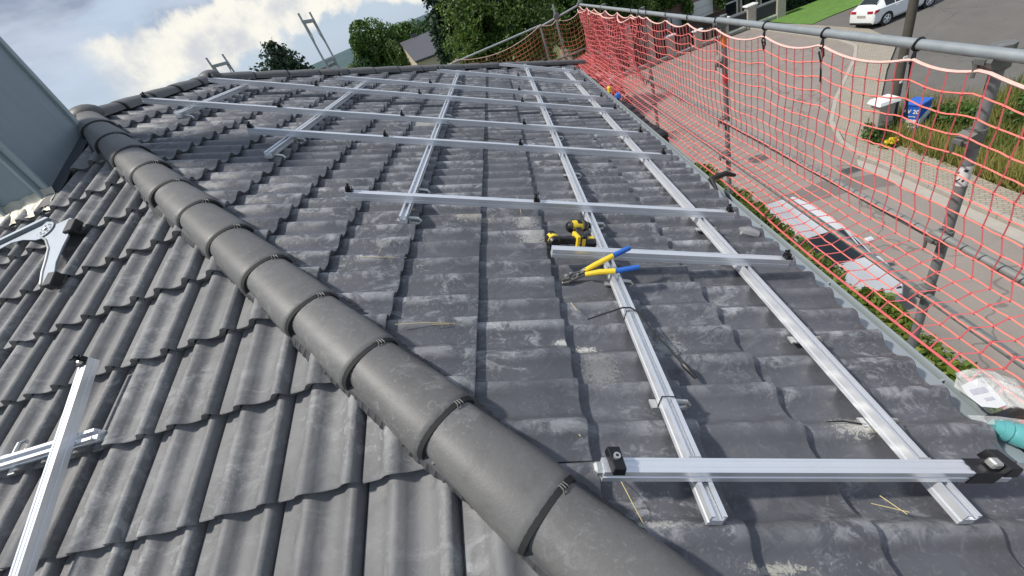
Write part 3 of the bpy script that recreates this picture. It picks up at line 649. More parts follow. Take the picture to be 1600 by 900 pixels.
# two cordless drivers
def driver(label, M0, stand):
    t = thing('cordless_driver', label, 'power tool', M0.translation, 'cordless drivers lying on the roof')
    MB().tube([M0 @ Vector(p) for p in ((-.052, 0, 0), (-.046, 0, 0), (-.010, 0, .001), (.018, 0, .001))], [.018, .030, .032, .029], 14).build('motor_housing', M['yellow'], t, True)
    MB().tube([M0 @ Vector(p) for p in ((.016, 0, .001), (.022, 0, .001), (.045, 0, .001), (.056, 0, .001))], [.0285, .030, .025, .016], 14).build('gear_case', M['gunm'], t, True)
    MB().tube([M0 @ Vector(p) for p in ((.054, 0, .001), (.075, 0, .001))], [.012, .011], 10).build('chuck', M['steel'], t, True)
    h = MB().prism([(-.030, -.020), (.010, -.022), (.004, -.075), (.006, -.112), (-.040, -.112), (-.034, -.070)], M0 @ Matrix.Rotation(0, 4, 'X'), -.017, .017).build('handle', M['black'], t, bevel=.006)
    MB().box((.004, -.048, -.006), (.012, -.028, .006), M0).build('trigger', M['redtape'], h)
    MB().box((-.052, -.128, -.030), (.034, -.108, .030), M0).build('handle_foot', M['yellow'], t, bevel=.004)
    b_ = MB().box((-.056, -.160, -.033), (.038, -.1285, .033), M0).build('battery', M['black'], t, bevel=.005)
    MB().box((-.057, -.150, -.018), (-.050, -.134, .018), M0).build('battery_latch', M['yellow'], b_)
    MB().tube([M0 @ Vector((.03, 0, .001)), M0 @ Vector((.040, 0, .001))], [.0315, .028], 14).build('collar', M['black'], t, True)
    MB().tube([M0 @ Vector((-.060, 0, 0)), M0 @ Vector((-.050, 0, 0)), M0 @ Vector((-.040, 0, 0))], [.020, .0285, .0325], 14).build('rear_cap', M['black'], t, True)
    for q in range(4): MB().box((-.030+q*.009, .018, -.020), (-.026+q*.009, .0335, .020), M0).build('vent', M['black'], h)
    MB().box((-.012, -.012, -.0335), (.014, .014, .0335), M0).build('side_badge', M['black'], t, bevel=.002)
    MB().tube([M0 @ Vector((.056, 0, .001)), M0 @ Vector((.064, 0, .001))], [.0185, .0165], 12).build('drive_ring', M['rubber'], t, True)
    return t
driver('yellow cordless driver at the left end of the second rail, its handle pointing right', Rm(.352, 1.775, .074, R_(96)) @ Matrix.Rotation(R_(10), 4, 'Y'), 0)
driver('yellow cordless driver touching the long lower rail, right of the other driver', Rm(.498, 1.90, .088, R_(14)) @ Matrix.Rotation(R_(14), 4, 'X'), 1)
# cable with plug, cable ties
pts = [RF(u, v, w_) for u, v, w_ in ((.418, 1.196, .050), (.47, 1.203, .07), (.548, 1.212, .100), (.575, 1.208, .104), (.605, 1.185, .098), (.64, 1.115, .070), (.675, 1.045, .060), (.706, .975, .048))]
t = thing('solar_cable', 'thin black cable with a plug trailing from the long rail across the tiles', 'cable', pts[0])
MB().tube(pts, .0032, 6).build('wire', M['rubber'], t, True)
MB().tube([RF(.704, .979, .048), RF(.709, .970, .047), RF(.722, .945, .042), RF(.736, .922, .036)], [.005, .009, .008, .006], 8).build('plug', M['black'], t, True)
for (s_, lab) in ((.79, 'black cable tie around the long rail just above its hook plate'), (1.195, 'thin black cable tie round the long rail where the cable crosses')):
    u = .571 + (.647-.571)*(s_-.446)/7.5; c0 = [(-.021, .0), (.021, .0), (.021, .042), (-.021, .042), (-.021, 0)]
    pp = [RF(u+a, s_, wB+h+(.0015 if h else -.0015)) for a, h in c0]
    o = MB().tube(pp, .0018, 5).build('cable_tie', M['black']); tag(o, lab, 'cable tie', 'cable ties on the long rail')
o = MB().tube([RF(1.085, .755, .035), RF(1.13, .748, .048), RF(1.19, .735, .050)], [.002, .003, .003], 5).build('wire_offcut', M['black']); tag(o, 'short black wire stub sticking out beside the gutter side rail', 'wire')
o = MB().tube([RF(-.31, 3.62, .13), RF(-.2, 3.55, .10), RF(-.0, 3.40, .08), RF(.2, 3.36, .08), RF(.42, 3.44, .09)], .003, 5).build('loose_wire', M['black']); tag(o, 'loose black wire lying between the rails far up the roof', 'wire')
# straws
STW = [((.378, .60, .03), (.395, .50, .045), (.415, .455, .03)), ((.418, .445, .03), (.440, .405, .04), (.450, .37, .03)), ((.412, .435, .03), (.425, .395, .04), (.43, .37, .03)), ((.29, .72, .03), (.30, .69, .045)), ((-.52, 1.585, .045), (-.42, 1.58, .05), (-.32, 1.585, .05)),
       ((-.45, 1.60, .045), (-.44, 1.66, .06), (-.44, 1.72, .05)), ((-.42, 1.78, .045), (-.41, 1.70, .06)), ((-.10, 1.145, .05), (-.16, 1.14, .05)), ((-.29, 1.14, .045), (-.18, 1.15, .05), (-.08, 1.155, .045)), ((1.02, .50, .045), (1.10, .475, .05)), ((1.06, .52, .045), (1.09, .47, .05)),
       ((.37, 1.30, .05), (.385, 1.25, .05)), ((.21, 2.35, .05), (.22, 2.2, .05), (.22, 2.05, .05))]
SL = ['long bent straw on the tiles below the nearest upper rail', 'straw curving towards the hip tiles', 'second thin straw beside the hip tile edge', 'tiny straw above the black clamp', 'long straw lying flat left of the drills',
      'upright looking straw left of the middle rail end', 'short straw above the flat one', 'short straw on a tile left of the white splash', 'pale straw on the tile beside the hip', 'straw beside the end of the gutter side rail', 'crossed straw near the end of the gutter side rail', 'thin pale straw above the white mortar splash', 'long thin straw lying up the roof beyond the drills']
for pts, lab in zip(STW, SL):
    o = MB().tube([RF(*q) for q in pts], .0011, 4).build('straw', M['straw']); tag(o, lab, 'straw', 'dry straws scattered on the roof tiles')
# folding grey bracket lying on the front slope
t = thing('folding_bracket', 'grey steel folding bracket with three arms lying on the tiles below the chimney', 'bracket', LF(-2.68, 1.85, .07))
Ml = frame(LF(0, 0, .07), Xv, Uv, nL)
arm = [(-3.30, 1.930), (-3.13, 1.985), (-2.90, 2.005), (-2.757, 2.018), (-2.66, 1.930), (-2.70, 1.865), (-2.78, 1.875), (-2.90, 1.925), (-3.00, 1.943), (-3.15, 1.915), (-3.30, 1.885)]
MB().prism(arm, Ml, .0, .006).build('arm', M['brk'], t, bevel=.001)
MB().prism([(-3.30, 1.925), (-3.13, 1.983), (-2.757, 2.020), (-2.72, 2.000), (-3.12, 1.965), (-3.30, 1.905)], Ml, .007, .028).build('arm_flange', M['brk'], t)
body = [(-2.775, 1.950), (-2.735, 1.985), (-2.690, 1.965), (-2.640, 1.925), (-2.590, 1.925), (-2.540, 1.930), (-2.505, 1.905), (-2.512, 1.868), (-2.490, 1.845), (-2.498, 1.810), (-2.478, 1.780), (-2.480, 1.700), (-2.470, 1.60), (-2.425, 1.480), (-2.455, 1.462), (-2.497, 1.468), (-2.535, 1.56), (-2.555, 1.64), (-2.585, 1.73), (-2.650, 1.815), (-2.740, 1.885)]
MB().prism(body, Ml, .008, .018).build('hinge_plate', M['brk'], t, bevel=.002)
ed = [(-2.740, 1.885), (-2.650, 1.815), (-2.585, 1.73), (-2.555, 1.64), (-2.535, 1.56), (-2.497, 1.468)]
MB().tube([Ml @ Vector((a, b_, .020)) for a, b_ in ed], .006, 6).build('folded_edge', M['steel'], t, True)
dc = (-2.686, 1.900)
MB().tube([Ml @ Vector((*dc, .018)), Ml @ Vector((*dc, .026))], .050, 24).build('index_disc', M['brk'], t, True)
mb = MB()
for i in range(9):
    a = i*2*math.pi/9; q = (dc[0]+math.cos(a)*.033, dc[1]+math.sin(a)*.033); mb.tube([Ml @ Vector((*q, .0255)), Ml @ Vector((*q, .0268))], .0062, 8)
mb.build('index_hole', M['black'], t)
MB().tube([Ml @ Vector((*dc, .026)), Ml @ Vector((*dc, .034))], .010, 8).build('pivot_bolt', M['steel'], t)
MB().prism([(-2.515, 1.90), (-2.455, 1.88), (-2.452, 1.80), (-2.515, 1.80)], Ml, -.01, .032).build('catch', M['black'], t, bevel=.004)
MB().prism([(-2.47, 1.53), (-2.415, 1.52), (-2.41, 1.44), (-2.47, 1.445)], Ml, -.015, .028).build('foot_pad', M['black'], t, bevel=.004)
# rubbish in the gutter: clear bag, leaflet, black strap, teal bottle
t = thing('plastic_bag', 'crumpled clear plastic bag beside the white leaflet in the gutter', 'bag', RF(1.80, .86, 0))
vs = []; g = random.Random(2); na, nb = 18, 10; fs = []
for i in range(nb+1):
    ph = math.pi*i/nb
    for j in range(na):
        th_ = 2*math.pi*j/na; rr = 1 + .28*noise.noise(Vector((math.cos(th_)*2, math.sin(th_)*2, i*.7))) + g.uniform(-.07, .07)
        vs.append(RF(1.80 + .105*math.sin(ph)*math.cos(th_)*rr, .885 + .105*math.sin(ph)*math.sin(th_)*rr, .035 + .045*math.cos(ph)*rr))
for i in range(nb):
    for j in range(na): fs.append((i*na+j, (i+1)*na+j, (i+1)*na+(j+1) % na, i*na+(j+1) % na))
MB().add(vs, fs).build('bag_film', M['film'], t)
lf = [(1.655, .888), (1.700, .905), (1.780, .930), (1.738, .808), (1.690, .795), (1.640, .800), (1.636, .845)]
t = thing('leaflet', 'white paper leaflet with grey print lying over the tile edge', 'leaflet', RF(1.7, .85, .05))
Mf = frame(RF(0, 0, .062), Dv, Yv, nR)
MB().prism(lf, Mf, 0, .0015).build('sheet', M['white'], t)
M['print'] = simple('grey_print', (0.52, 0.53, 0.58), .7, 0, .25, 90)
MB().prism([(1.662, .868), (1.740, .886), (1.732, .862), (1.655, .846)], Mf, .0022, .0026).build('printed_block', M['print'], t)
MB().prism([(1.680, .834), (1.722, .842), (1.720, .830), (1.678, .822)], Mf, .0022, .0026).build('printed_line', M['print'], t)
MB().tube([Mf @ Vector((1.755, .908, .0018)), Mf @ Vector((1.755, .908, .0026))], .007, 12).build('printed_mark', M['print'], t)
o = MB().tube([RF(1.66, .775, .03), RF(1.70, .770, .05), RF(1.76, .790, .045), RF(1.83, .80, .03), RF(1.86, .83, 0)], [.014, .02, .022, .018, .01], 8).build('strap', M['black'], None, True); tag(o, 'black webbing strap under the clear bag in the gutter', 'strap')
t = thing('drink_bottle', 'teal plastic bottle lying in the gutter at the right edge', 'bottle', RF(1.72, .72, .03))
b0, b1 = RF(1.655, .738, .035), RF(1.80, .640, .045); dd = (b1-b0)
M['teal'].node_tree.nodes['Principled BSDF'].inputs['Transmission Weight'].default_value = .35
MB().tube([b0, b0+dd*.10, b0+dd*.13, b0+dd*.2, b0+dd*.6, b0+dd*1.0, b0+dd*1.05], [.030, .034, .030, .036, .038, .037, .02], 16).build('body', M['teal'], t, True)
MB().tube([b0-dd*.10, b0-dd*.0], [.022, .026], 14).build('cap', M['teal'], t, True)
o = MB().add([RF(u, v, w_) for u, v, w_ in ((1.62, .80, .02), (1.66, .765, .06), (1.72, .74, .075), (1.78, .70, .03), (1.64, .74, .05), (1.60, .76, .03))], [(0, 1, 5), (1, 2, 4), (1, 4, 5), (2, 3, 4)]).build('film_scrap', M['film']); tag(o, 'small scrap of clear film over the neck of the teal bottle', 'film')

# ================================================================ SCAFFOLD
SX, SZ = 1.96, -.905
G0 = -8.5
sca = thing('scaffold', 'galvanised tube scaffold along the right eave and far corner of the roof', 'scaffold', (SX, 5, G0))
PY = [-.66, 1.95, 4.58, 7.12, 9.6]
def coupler(P, par, big=1.0):
    mb = MB(); P = Vector(P)
    mb.tube([P+Vector((0, -.035*big, 0)), P+Vector((0, .035*big, 0))], .036*big, 8); mb.tube([P+Vector((.03, 0, -.04*big)), P+Vector((.03, 0, .04*big))], .034*big, 8)
    mb.tube([P+Vector((-.045, .02, .0)), P+Vector((-.045, .02, -.055*big))], .008, 6); mb.box(tuple(P+Vector((-.05, -.02, -.01))), tuple(P+Vector((-.02, .03, .012))))
    mb.build('coupler', M['galvd'], par, True, angle=40)
for y in PY:
    p = MB().tube([(SX+.055, y, G0), (SX+.055, y, SZ-.02)], .0250, 12).build('post', M['galvp'], sca, True)
    for z in (SZ-.03, -1.30, -1.88, -2.28): coupler((SX+.02, y, z), p, 1.25 if z > -1 else 1.05)
tubes = [((SX, -1.2, SZ), (SX, 4.56, SZ)), ((SX-.0, 4.60, SZ-.012), (SX+.01, 12.1, SZ-.03)), ((SX+.02, 1.9, -1.88), (SX+.02, 7.1, -1.885)), ((SX+.03, 7.1, -1.9), (SX+.03, 12.1, -1.9)), ((SX+.02, -1.5, -1.83), (SX+.02, 1.97, -1.86)), ((SX+.02, -1.5, -2.29), (SX+.02, 12.1, -2.28))]
for a, b_ in tubes: MB().tube([a, b_], .0242 if a[2] > -1 else .0225, 12).build('guard_rail', M['galv'] if a[2] > -1 else M['galvl'], sca, True)
for (z, m_) in ((-1.50, 'white'),):
    MB().tube([(SX+.055, 1.95, z-.055), (SX+.055, 1.95, z+.055)], .0255, 12, False).build('printed_band', M[m_], sca, True)
mb = MB(); g = random.Random(4)
for i in range(12): a = 3.2+g.uniform(-1.1, 1.1); z = -1.50+g.uniform(-.045, .045); mb.tube([(SX+.055+math.cos(a)*.026, 1.95+math.sin(a)*.026, z), (SX+.055+math.cos(a+.2)*.026, 1.95+math.sin(a+.2)*.026, z+.010)], .0025, 4)
mb.build('printed_marks', M['black'], sca)
MB().tube([(SX+.055, 4.58, -1.16), (SX+.055, 4.58, -1.04)], .0258, 12, False).build('orange_band', M['orange'], sca, True)
MB().tube([(SX+.055, 4.58, -1.50), (SX+.055, 4.58, -1.41)], .0258, 12, False).build('red_band', M['redtape'], sca, True)
EY = 12.06
for (x, zt) in ((SX+.02, -.82), (1.36, -.72), (.95, -1.02), (-1.3, -1.0)):
    MB().tube([(x, EY, G0), (x, EY, zt)], .0243, 10).build('post', M['galv'], sca, True)
MB().tube([(.95, EY-.01, -1.075), (.93, EY-.01, -1.04)], .0262, 10, False).build('orange_band', M['orange'], sca)
for a, b_ in (((SX+.03, EY-.05, -.93), (.92, EY-.05, -1.06)), ((.96, EY-.05, -1.03), (-4.4, EY-.05, -1.12)), ((SX+.1, EY-.05, -1.88), (-4.4, EY-.05, -1.95)), ((SX+.1, EY-.05, -2.35), (-.4, EY-.05, -2.5))):
    MB().tube([a, b_], .0242, 10).build('guard_rail', M['galv'], sca, True)
for P in ((SX, EY-.05, -.93), (1.36, EY-.03, -.98)): coupler(P, sca, 1.6)
for fx in (-4.3, -6.9):
    y0, y1 = 11.66, 12.40
    fr = MB().tube([(fx, y0, G0), (fx, y0, 1.08 if fx > -5 else 1.04)], .0243, 10).build('frame_post', M['galv'], sca, True)
    MB().tube([(fx, y1, G0), (fx, y1, 1.08 if fx > -5 else 1.04)], .0243, 10).build('frame_post', M['galv'], sca, True)
    for z in (.90 if fx > -5 else .84, .02, -1.1):
        mb = MB().box((fx-.03, y0, z-.035), (fx+.03, y1, z+.03)); mb.box((fx-.012, y0+.02, z-.16), (fx+.012, y0+.10, z-.03)); mb.box((fx-.012, y1-.10, z-.16), (fx+.012, y1-.02, z-.03))
        mb.build('cross_bar', M['galv'], sca)
    MB().tube([(fx, y0+.09, .75), (fx, y0+.12, .62), (fx, y0+.02, .40)], .012, 6).build('gusset', M['galv'], sca); MB().tube([(fx, y1-.09, .75), (fx, y1-.12, .62), (fx, y1-.02, .40)], .012, 6).build('gusset', M['galv'], sca)
MB().box((-6.9, 11.7, -.12), (-4.3, 12.36, -.06)).build('deck', M['galvd'], sca)
for i in range(3): MB().box((1.42, 4.9+i*2.35, -2.62), (1.86, 7.2+i*2.35, -2.56)).build('deck', M['slatd'], sca)

# ---- nets
def net(name, label, path, us, TOP, mat, matw, r, nrow, seed, du=.1):
    math_ = M['neth'] if (mat is M['net'] and us[0] < 0) else mat
    t = thing(name, label, 'net', path(us[0], 0))
    g = random.Random(seed); rows = [[path(u, s_) for u in us] for s_ in range(nrow+1)]
    mb = MB()
    for i in range(1, nrow):
        mb.tube([p + Vector((0, 0, g.uniform(-.004, .004))) for p in rows[i]], r*.85, 4, False)
    stuff(mb.build('horizontal_cords', math_, t)); mb = MB()
    for j in range(0, len(us), 2):
        mb.tube([rows[i][j] for i in range(nrow+1)], r*.75, 4, False)
    for i in range(1, nrow):
        for j in range(0, len(us), 2):
            q = rows[i][j]
            if q.y < 6.5: mb.add([q+Vector(v)*r*1.75 for v in ((1, 0, 0), (0, 1, 0), (-1, 0, 0), (0, -1, 0), (0, 0, 1.3), (0, 0, -1.3))], [(0, 1, 4), (1, 2, 4), (2, 3, 4), (3, 0, 4), (1, 0, 5), (2, 1, 5), (3, 2, 5), (0, 3, 5)])
    stuff(mb.build('upright_cords', mat, t))
    MB().tube(rows[0], r*1.45, 6).build('top_hem_rope', matw, t, True)
    MB().tube(rows[nrow], r*1.3, 6).build('bottom_hem_rope', mat, t, True)
    return t
ties = [-.7, .35, 1.10, 1.93, 2.31, 3.02, 3.72, 4.57, 5.25, 5.93, 6.7, 7.05, 7.45, 8.3, 9.2, 10.2, 11.0, 11.8]
def sag(y):
    for a, b_ in zip(ties, ties[1:]):
        if a <= y <= b_:
            q = (y-a)/(b_-a); return min(.14, .15*(b_-a))*4*q*(1-q)*.48
    return 0
def main_path(y, s_):
    dr = s_*.098
    n_ = noise.noise(Vector((y*.7, s_*.13, 3)))*.035 + noise.noise(Vector((y*3.1, s_*.3, 9)))*.006
    if dr < 1.0: x, z = 1.945, -.965 - dr
    else: q = dr-1.0; x, z = 1.945 - q*.74, -1.965 - q*.11
    f_ = max(0, 1-dr/.85)
    return Vector((x + n_*min(1, s_*.3)-.01, y + noise.noise(Vector((y*.7, s_*.25, 1)))*.03 + .034*((int(s_) % 2)-.5)*(s_/nrow_main), z - sag(y)*f_ + (0.0 if y > 3 or s_ else 0)))
nrow_main = 16
us = [-1.1+.05*i for i in range(int(13.05/.05)+1)]
tn = net('safety_net', 'red knotted safety net hanging from the top scaffold tube along the right eave', main_path, us, 0, M['net'], M['netw'], .0052, nrow_main, 1)
def over_path(y, s_):
    p = main_path(y, s_); n_ = noise.noise(Vector((y*1.7, s_*.4, 33)))
    return p + Vector((-.04 - .06*n_ - .05*math.sin(y*5+s_*.5), .05*math.sin(s_*.9+y*3), -.03 + .03*n_))
us2 = [7.3+.05*i for i in range(92)]
t2 = net('safety_net', 'crumpled doubled end of the red safety net bunched up towards the far corner', over_path, us2, 0, M['net'], M['netw'], .0062, nrow_main, 5)
def end_path(x, s_):
    att = [-4.6, -1.3, .95, 1.36, 1.95]; z = -1.02; sg = 0
    for a, b_ in zip(att, att[1:]):
        if a <= x <= b_: q = (x-a)/(b_-a); sg = min(.22, .18*(b_-a))*4*q*(1-q)
    if x > 1.2: z -= .02
    n_ = noise.noise(Vector((x*1.3, s_*.2, 7)))*.06
    return Vector((x + noise.noise(Vector((x, s_*.3, 2)))*.03, EY-.08 + n_*min(1, s_*.3), z - sg*max(0, 1-s_/18) - s_*.1))
net('safety_net', 'orange brown safety net across the far end of the roof in front of dark bushes', end_path, [-4.6+.05*i for i in range(int(6.6/.05)+1)], 0, M['netb'], M['netw'], .0050, 15, 2)
# black ties that hold the net to the tube
TL = {1.10: 'black tie on the tube right of the near post', 2.31: 'long black tie hanging from the tube left of the near post', 3.02: 'thick knotted black tie hanging below the middle of the top tube', 3.72: 'short black looped tie on the tube just right of the tube joint',
      4.57: 'black tie at the post with the orange tape band', 5.25: 'black tie on the tube in front of the white garage door', 5.93: 'black tie on the tube before the brick house', 6.7: 'small black tie on the far part of the tube', 7.05: 'tiny black tie, one of a close pair far along the tube', 7.45: 'tiny black tie farthest along the tube'}
for y, lab in TL.items():
    L = {2.31: .30, 3.02: .22, 3.72: .10, 4.57: .22, 5.25: .30}.get(y, .08); g = random.Random(int(y*100))
    mb = MB(); ring = [(SX+math.cos(a)*.029, y+.004*math.sin(a*2), SZ+math.sin(a)*.029) for a in np.linspace(0, 2*math.pi, 13)]
    mb.tube(ring, .0055, 6)
    mb.tube([(SX-.012, y, SZ-.026), (SX-.02, y-.005, SZ-.06), (SX-.022, y+.004, SZ-.085)], [.007, .011, .008], 6)
    mb.tube([(SX-.022, y, SZ-.07)] + [(SX-.022+g.uniform(-.01, .01), y+g.uniform(-.012, .012)-.1*L*q, SZ-.07-L*q) for q in (.25, .5, .75, 1)], [.006, .0055, .005, .0055, .004], 5)
    if y in (3.02, 3.72): mb.tube([(SX-.03, y-.03, SZ-.05), (SX-.03, y-.045, SZ-.12), (SX-.03, y-.02, SZ-.16), (SX-.03, y+.005, SZ-.10)], .006, 5)
    o = mb.build('net_tie', M['black'], None, True); tag(o, lab, 'tie', 'black ties holding the net')
# bits between gutter and net
o = MB().prism([(-.06, -.05), (.05, -.06), (.06, .04), (0, .06), (-.05, .05)], frame(Vector((1.50, 7.3, -2.03)), Xv, Yv, Vector((0, 0, 1))), 0, .09, .3).build('blue_bag', M['blue'], None, bevel=.02); tag(o, 'small blue bag tucked between gutter and red net', 'bag')
o = MB().prism([(-.03, -.06), (.03, -.06), (.03, .06), (-.03, .07)], frame(Vector((1.46, 7.72, -2.00)), Xv, Yv, Vector((0, 0, 1))), 0, .10, .2).build('yellow_pouch', M['yellow'], None, bevel=.015); tag(o, 'yellow pouch behind the blue bag at the gutter', 'pouch')
mb = MB(); g = random.Random(8)
for i in range(9): y = 5.0+i*.23; mb.box((1.36, y, -2.12+g.uniform(-.03, .02)), (1.53, y+.2, -1.98+g.uniform(-.03, .03)))
o = mb.build('dark_tarpaulin', M['black'], None, bevel=.03); tag(o, 'black folded tarpaulin lying along the outside of the gutter', 'tarpaulin')
o = MB().tube([(1.30, 2.86, -1.60), (1.22, 2.83, -1.545), (1.15, 2.80, -1.535), (1.08, 2.73, -1.50), (1.07, 2.62, -1.53)], [.012, .02, .022, .02, .010], 8).build('gutter_strap', M['black'], None, True); tag(o, 'black strap with red tip hooked over the gutter edge beyond the third rail', 'strap')
o = MB().tube([RF(1.46, 2.03, .045), RF(1.50, 2.03, .04), RF(1.56, 2.02, .03)], [.024, .034, .026], 10).build('white_cup', M['steel'], None, True); tag(o, 'small whitish metal cup at the gutter end of the third rail', 'cup')

# ================================================================ GROUND, STREET
def sheet(name, pts, z, mat, kind=True):
    o = MB().add([(x, y, z) for x, y in pts], [tuple(range(len(pts)))]).build(name, mat)
    if kind: struct(o)
    return o
sheet('ground', [(-1500, -600), (1500, -600), (1500, 1600), (-1500, 1600)], G0-.03, M['soil'])
sheet('street', [(4.6, -30), (10.36, -30), (10.36, 12.9), (10.3, 13.6), (10.55, 15.0), (11.3, 16.8), (12.6, 18.6), (16.0, 22.5), (17.2, 24.2), (17.55, 26), (17.5, 35.6), (2.0, 35.6), (4.6, 20)], G0, M['asph'])
sheet('parking_area', [(11.9, 14.9), (13.2, 16.8), (15.7, 19.9), (18.2, 22.7), (19.2, 26), (19.0, 31), (20.6, 31.3), (24, 31.5), (60, 36), (80, 10), (26, 9.5), (18, 13.8), (14, 15.2)], G0+.004, M['asph2'])
sheet('pavement', [(10.52, -30), (11.36, -30), (11.36, 10.2), (11.52, 12.4), (11.75, 14.6), (13.2, 16.8), (15.7, 19.9), (18.2, 22.7), (19.2, 26), (19.0, 31), (18.6, 35.6), (17.7, 35.6), (17.72, 26), (17.35, 24.1), (16.12, 22.4), (12.74, 18.5), (11.44, 16.7), (10.7, 14.9), (10.46, 13.6), (10.52, 12.9)], G0+.10, M['paver'])
kl = [(10.42, -4), (10.42, 12.9), (10.37, 13.6), (10.62, 15.0), (11.38, 16.75), (12.68, 18.55), (16.06, 22.45), (17.27, 24.15), (17.63, 26), (17.6, 35.5)]
kb = thing('kerb', 'pale concrete kerb stones along the pavement edge', 'kerb', (10.4, 12, G0))
del kb['category']; del kb['label']; kb['kind'] = 'structure'; kb.name = 'kerb'
for (a, b_) in zip(kl, kl[1:]):
    A, B = Vector((*a, G0)), Vector((*b_, G0)); L = (B-A).length; n_ = max(1, round(L/1.0)); d = (B-A).normalized(); sd = Vector((-d.y, d.x, 0))
    for i in range(n_):
        p0, p1 = A + d*(L*i/n_+.006), A + d*(L*(i+1)/n_-.006)
        MB().extrude([(-.075, -.02), (.075, -.02), (.075, .118), (-.075, .118)], p0, p1, sd, Vector((0, 0, 1))).build('kerb_stone', M['kerb'], kb)
sheet('road_patch', [(7.35, 12.75), (8.7, 12.95), (10.25, 12.30), (10.2, 11.45), (8.9, 11.9), (7.4, 12.0)], G0+.004, M['patch'])
sheet('gutter_channel', [(9.95, -20), (10.33, -20), (10.33, 12.9), (10.24, 13.6), (10.0, 13.2)], G0+.005, M['kerb'])
for (x, y, r, lab) in ((8.13, 15.87, .35, 'round rusty manhole cover in the street behind the net'), (7.3, 12.3, .28, 'small round manhole cover above the silver car')):
    t = thing('manhole_cover', lab, 'manhole cover', (x, y, G0))
    MB().tube([(x, y, G0-.01), (x, y, G0+.012)], r, 24).build('lid', M['galvd'], t); mb = MB()
    for k in range(-3, 4): mb.box((x-.8*r, y+k*r*.22-.01, G0+.012), (x+.8*r, y+k*r*.22+.01, G0+.02))
    mb.build('lid_ribs', M['pole'], t)
t = thing('storm_drain', 'square dark storm drain by the pavement kerb', 'drain', (9.6, 13.1, G0))
MB().box((9.4, 12.85, G0-.01), (9.95, 13.25, G0+.014)).build('frame', M['galvd'], t)
for k in range(5): MB().box((9.45, 12.90+k*.07, G0+.014), (9.9, 12.925+k*.07, G0+.022)).build('grate_bar', M['black'], t)
sheet('lawn', [(19.0, 36.2), (19.1, 32.5), (19.3, 31.1), (20.6, 31.4), (24, 31.7), (60, 36.4), (60, 60), (19, 60)], G0+.02, M['lawn'])
# grass verge right of the pavement
n = 42000
gx = 11.45 + rng.uniform(0, 1, n)**1.3*9.5; gy = rng.uniform(1.0, 17.0, n)
ok = (gy < 15.2 - (gx-11.4)*.12 + .3*np.sin(gx*2)) ; gx, gy = gx[ok], gy[ok]; n = len(gx)
hh = rng.uniform(.35, .95, n)*(1 + .3*np.sin(gx*1.1)*np.cos(gy*.8)); a = rng.uniform(0, 6.28, n); lx, ly = rng.normal(-.05, .18, n), rng.normal(0, .18, n)
bw = .022
P0 = np.stack([gx+np.cos(a)*bw, gy+np.sin(a)*bw, np.full(n, G0-.02)], 1); P1 = np.stack([gx-np.cos(a)*bw, gy-np.sin(a)*bw, np.full(n, G0-.02)], 1)
P2 = np.stack([gx+lx, gy+ly, G0+hh], 1)
Vv = np.stack([P0, P1, P2], 1).reshape(-1, 3)
stuff(fromnp('verge_grass', Vv, np.arange(3*n).reshape(n, 3), M['leafy']))
P = np.concatenate([crown_points((x, y, G0+.35), (r, r, .45), 2200, 8, int(x*10)) for x, y, r in ((14.2, 12.2, 1.1), (12.9, 13.5, .6), (16.2, 12.2, 1.3), (13.4, 8.6, .9))])
for i, (x, y, r, lab) in enumerate(((13.1, 13.6, .75, 'green bush in the dry grass right of the blue cabinet'), (15.0, 12.3, 1.2, 'broad green bush in the grass verge behind the near scaffold post'), (13.4, 9.3, .8, 'low green bush at the right edge in the verge'), (11.35, 14.35, .45, 'dark shrub growing round the concrete pillar'))):
    t = thing('bush', lab, 'bush', (x, y, G0), 'bushes on the grass verge')
    V, F = leaves(crown_points((x, y, G0+.4), (r, r, .55), 2600, 9, i+40), .07); fromnp('foliage', V, F, M['leaf'], t)
t = thing('flowering_plant', 'low plant with yellow flowers at the foot of the concrete pillar', 'plant', (11.3, 13.6, G0))
V, F = leaves(crown_points((11.25, 13.55, G0+.28), (.22, .18, .16), 260, 6, 77), .05); fromnp('flowers', V, F, M['leaffl'], t)
V, F = leaves(crown_points((11.25, 13.6, G0+.15), (.3, .25, .2), 400, 6, 78), .05); fromnp('foliage', V, F, M['leaf'], t)
# hedge between house and street
t = thing('hedge', 'green leafy hedge running below the gutter along the street side of the house', 'hedge', (3.2, 6, G0))
n = 64000; x = rng.uniform(3.2, 4.85, n); y = rng.uniform(-2, 11.5, n)
edge = 4.50 + .16*np.sin(y*2.1)+.10*np.sin(y*5.3+1)
z = -5.9 + .14*np.sin(y*1.7)+.10*np.sin(y*4.1+x*3)+.07*np.sin(x*6) + rng.normal(0, .07, n)
x = np.minimum(x, edge - rng.uniform(0, .15, n)); fall = np.clip((x-4.35)/.3, 0, 1); z = z - fall*rng.uniform(0, 1.9, n)
V, F = leaves(np.stack([x, y, z], 1), .058, asp=.6); fromnp('foliage', V, F, M['leafh'], t)
mb = MB(); mb.box((1.9, -2, G0), (4.32, 11.3, -6.08)); mb.build('inner_twigs', M['leaf'], t)

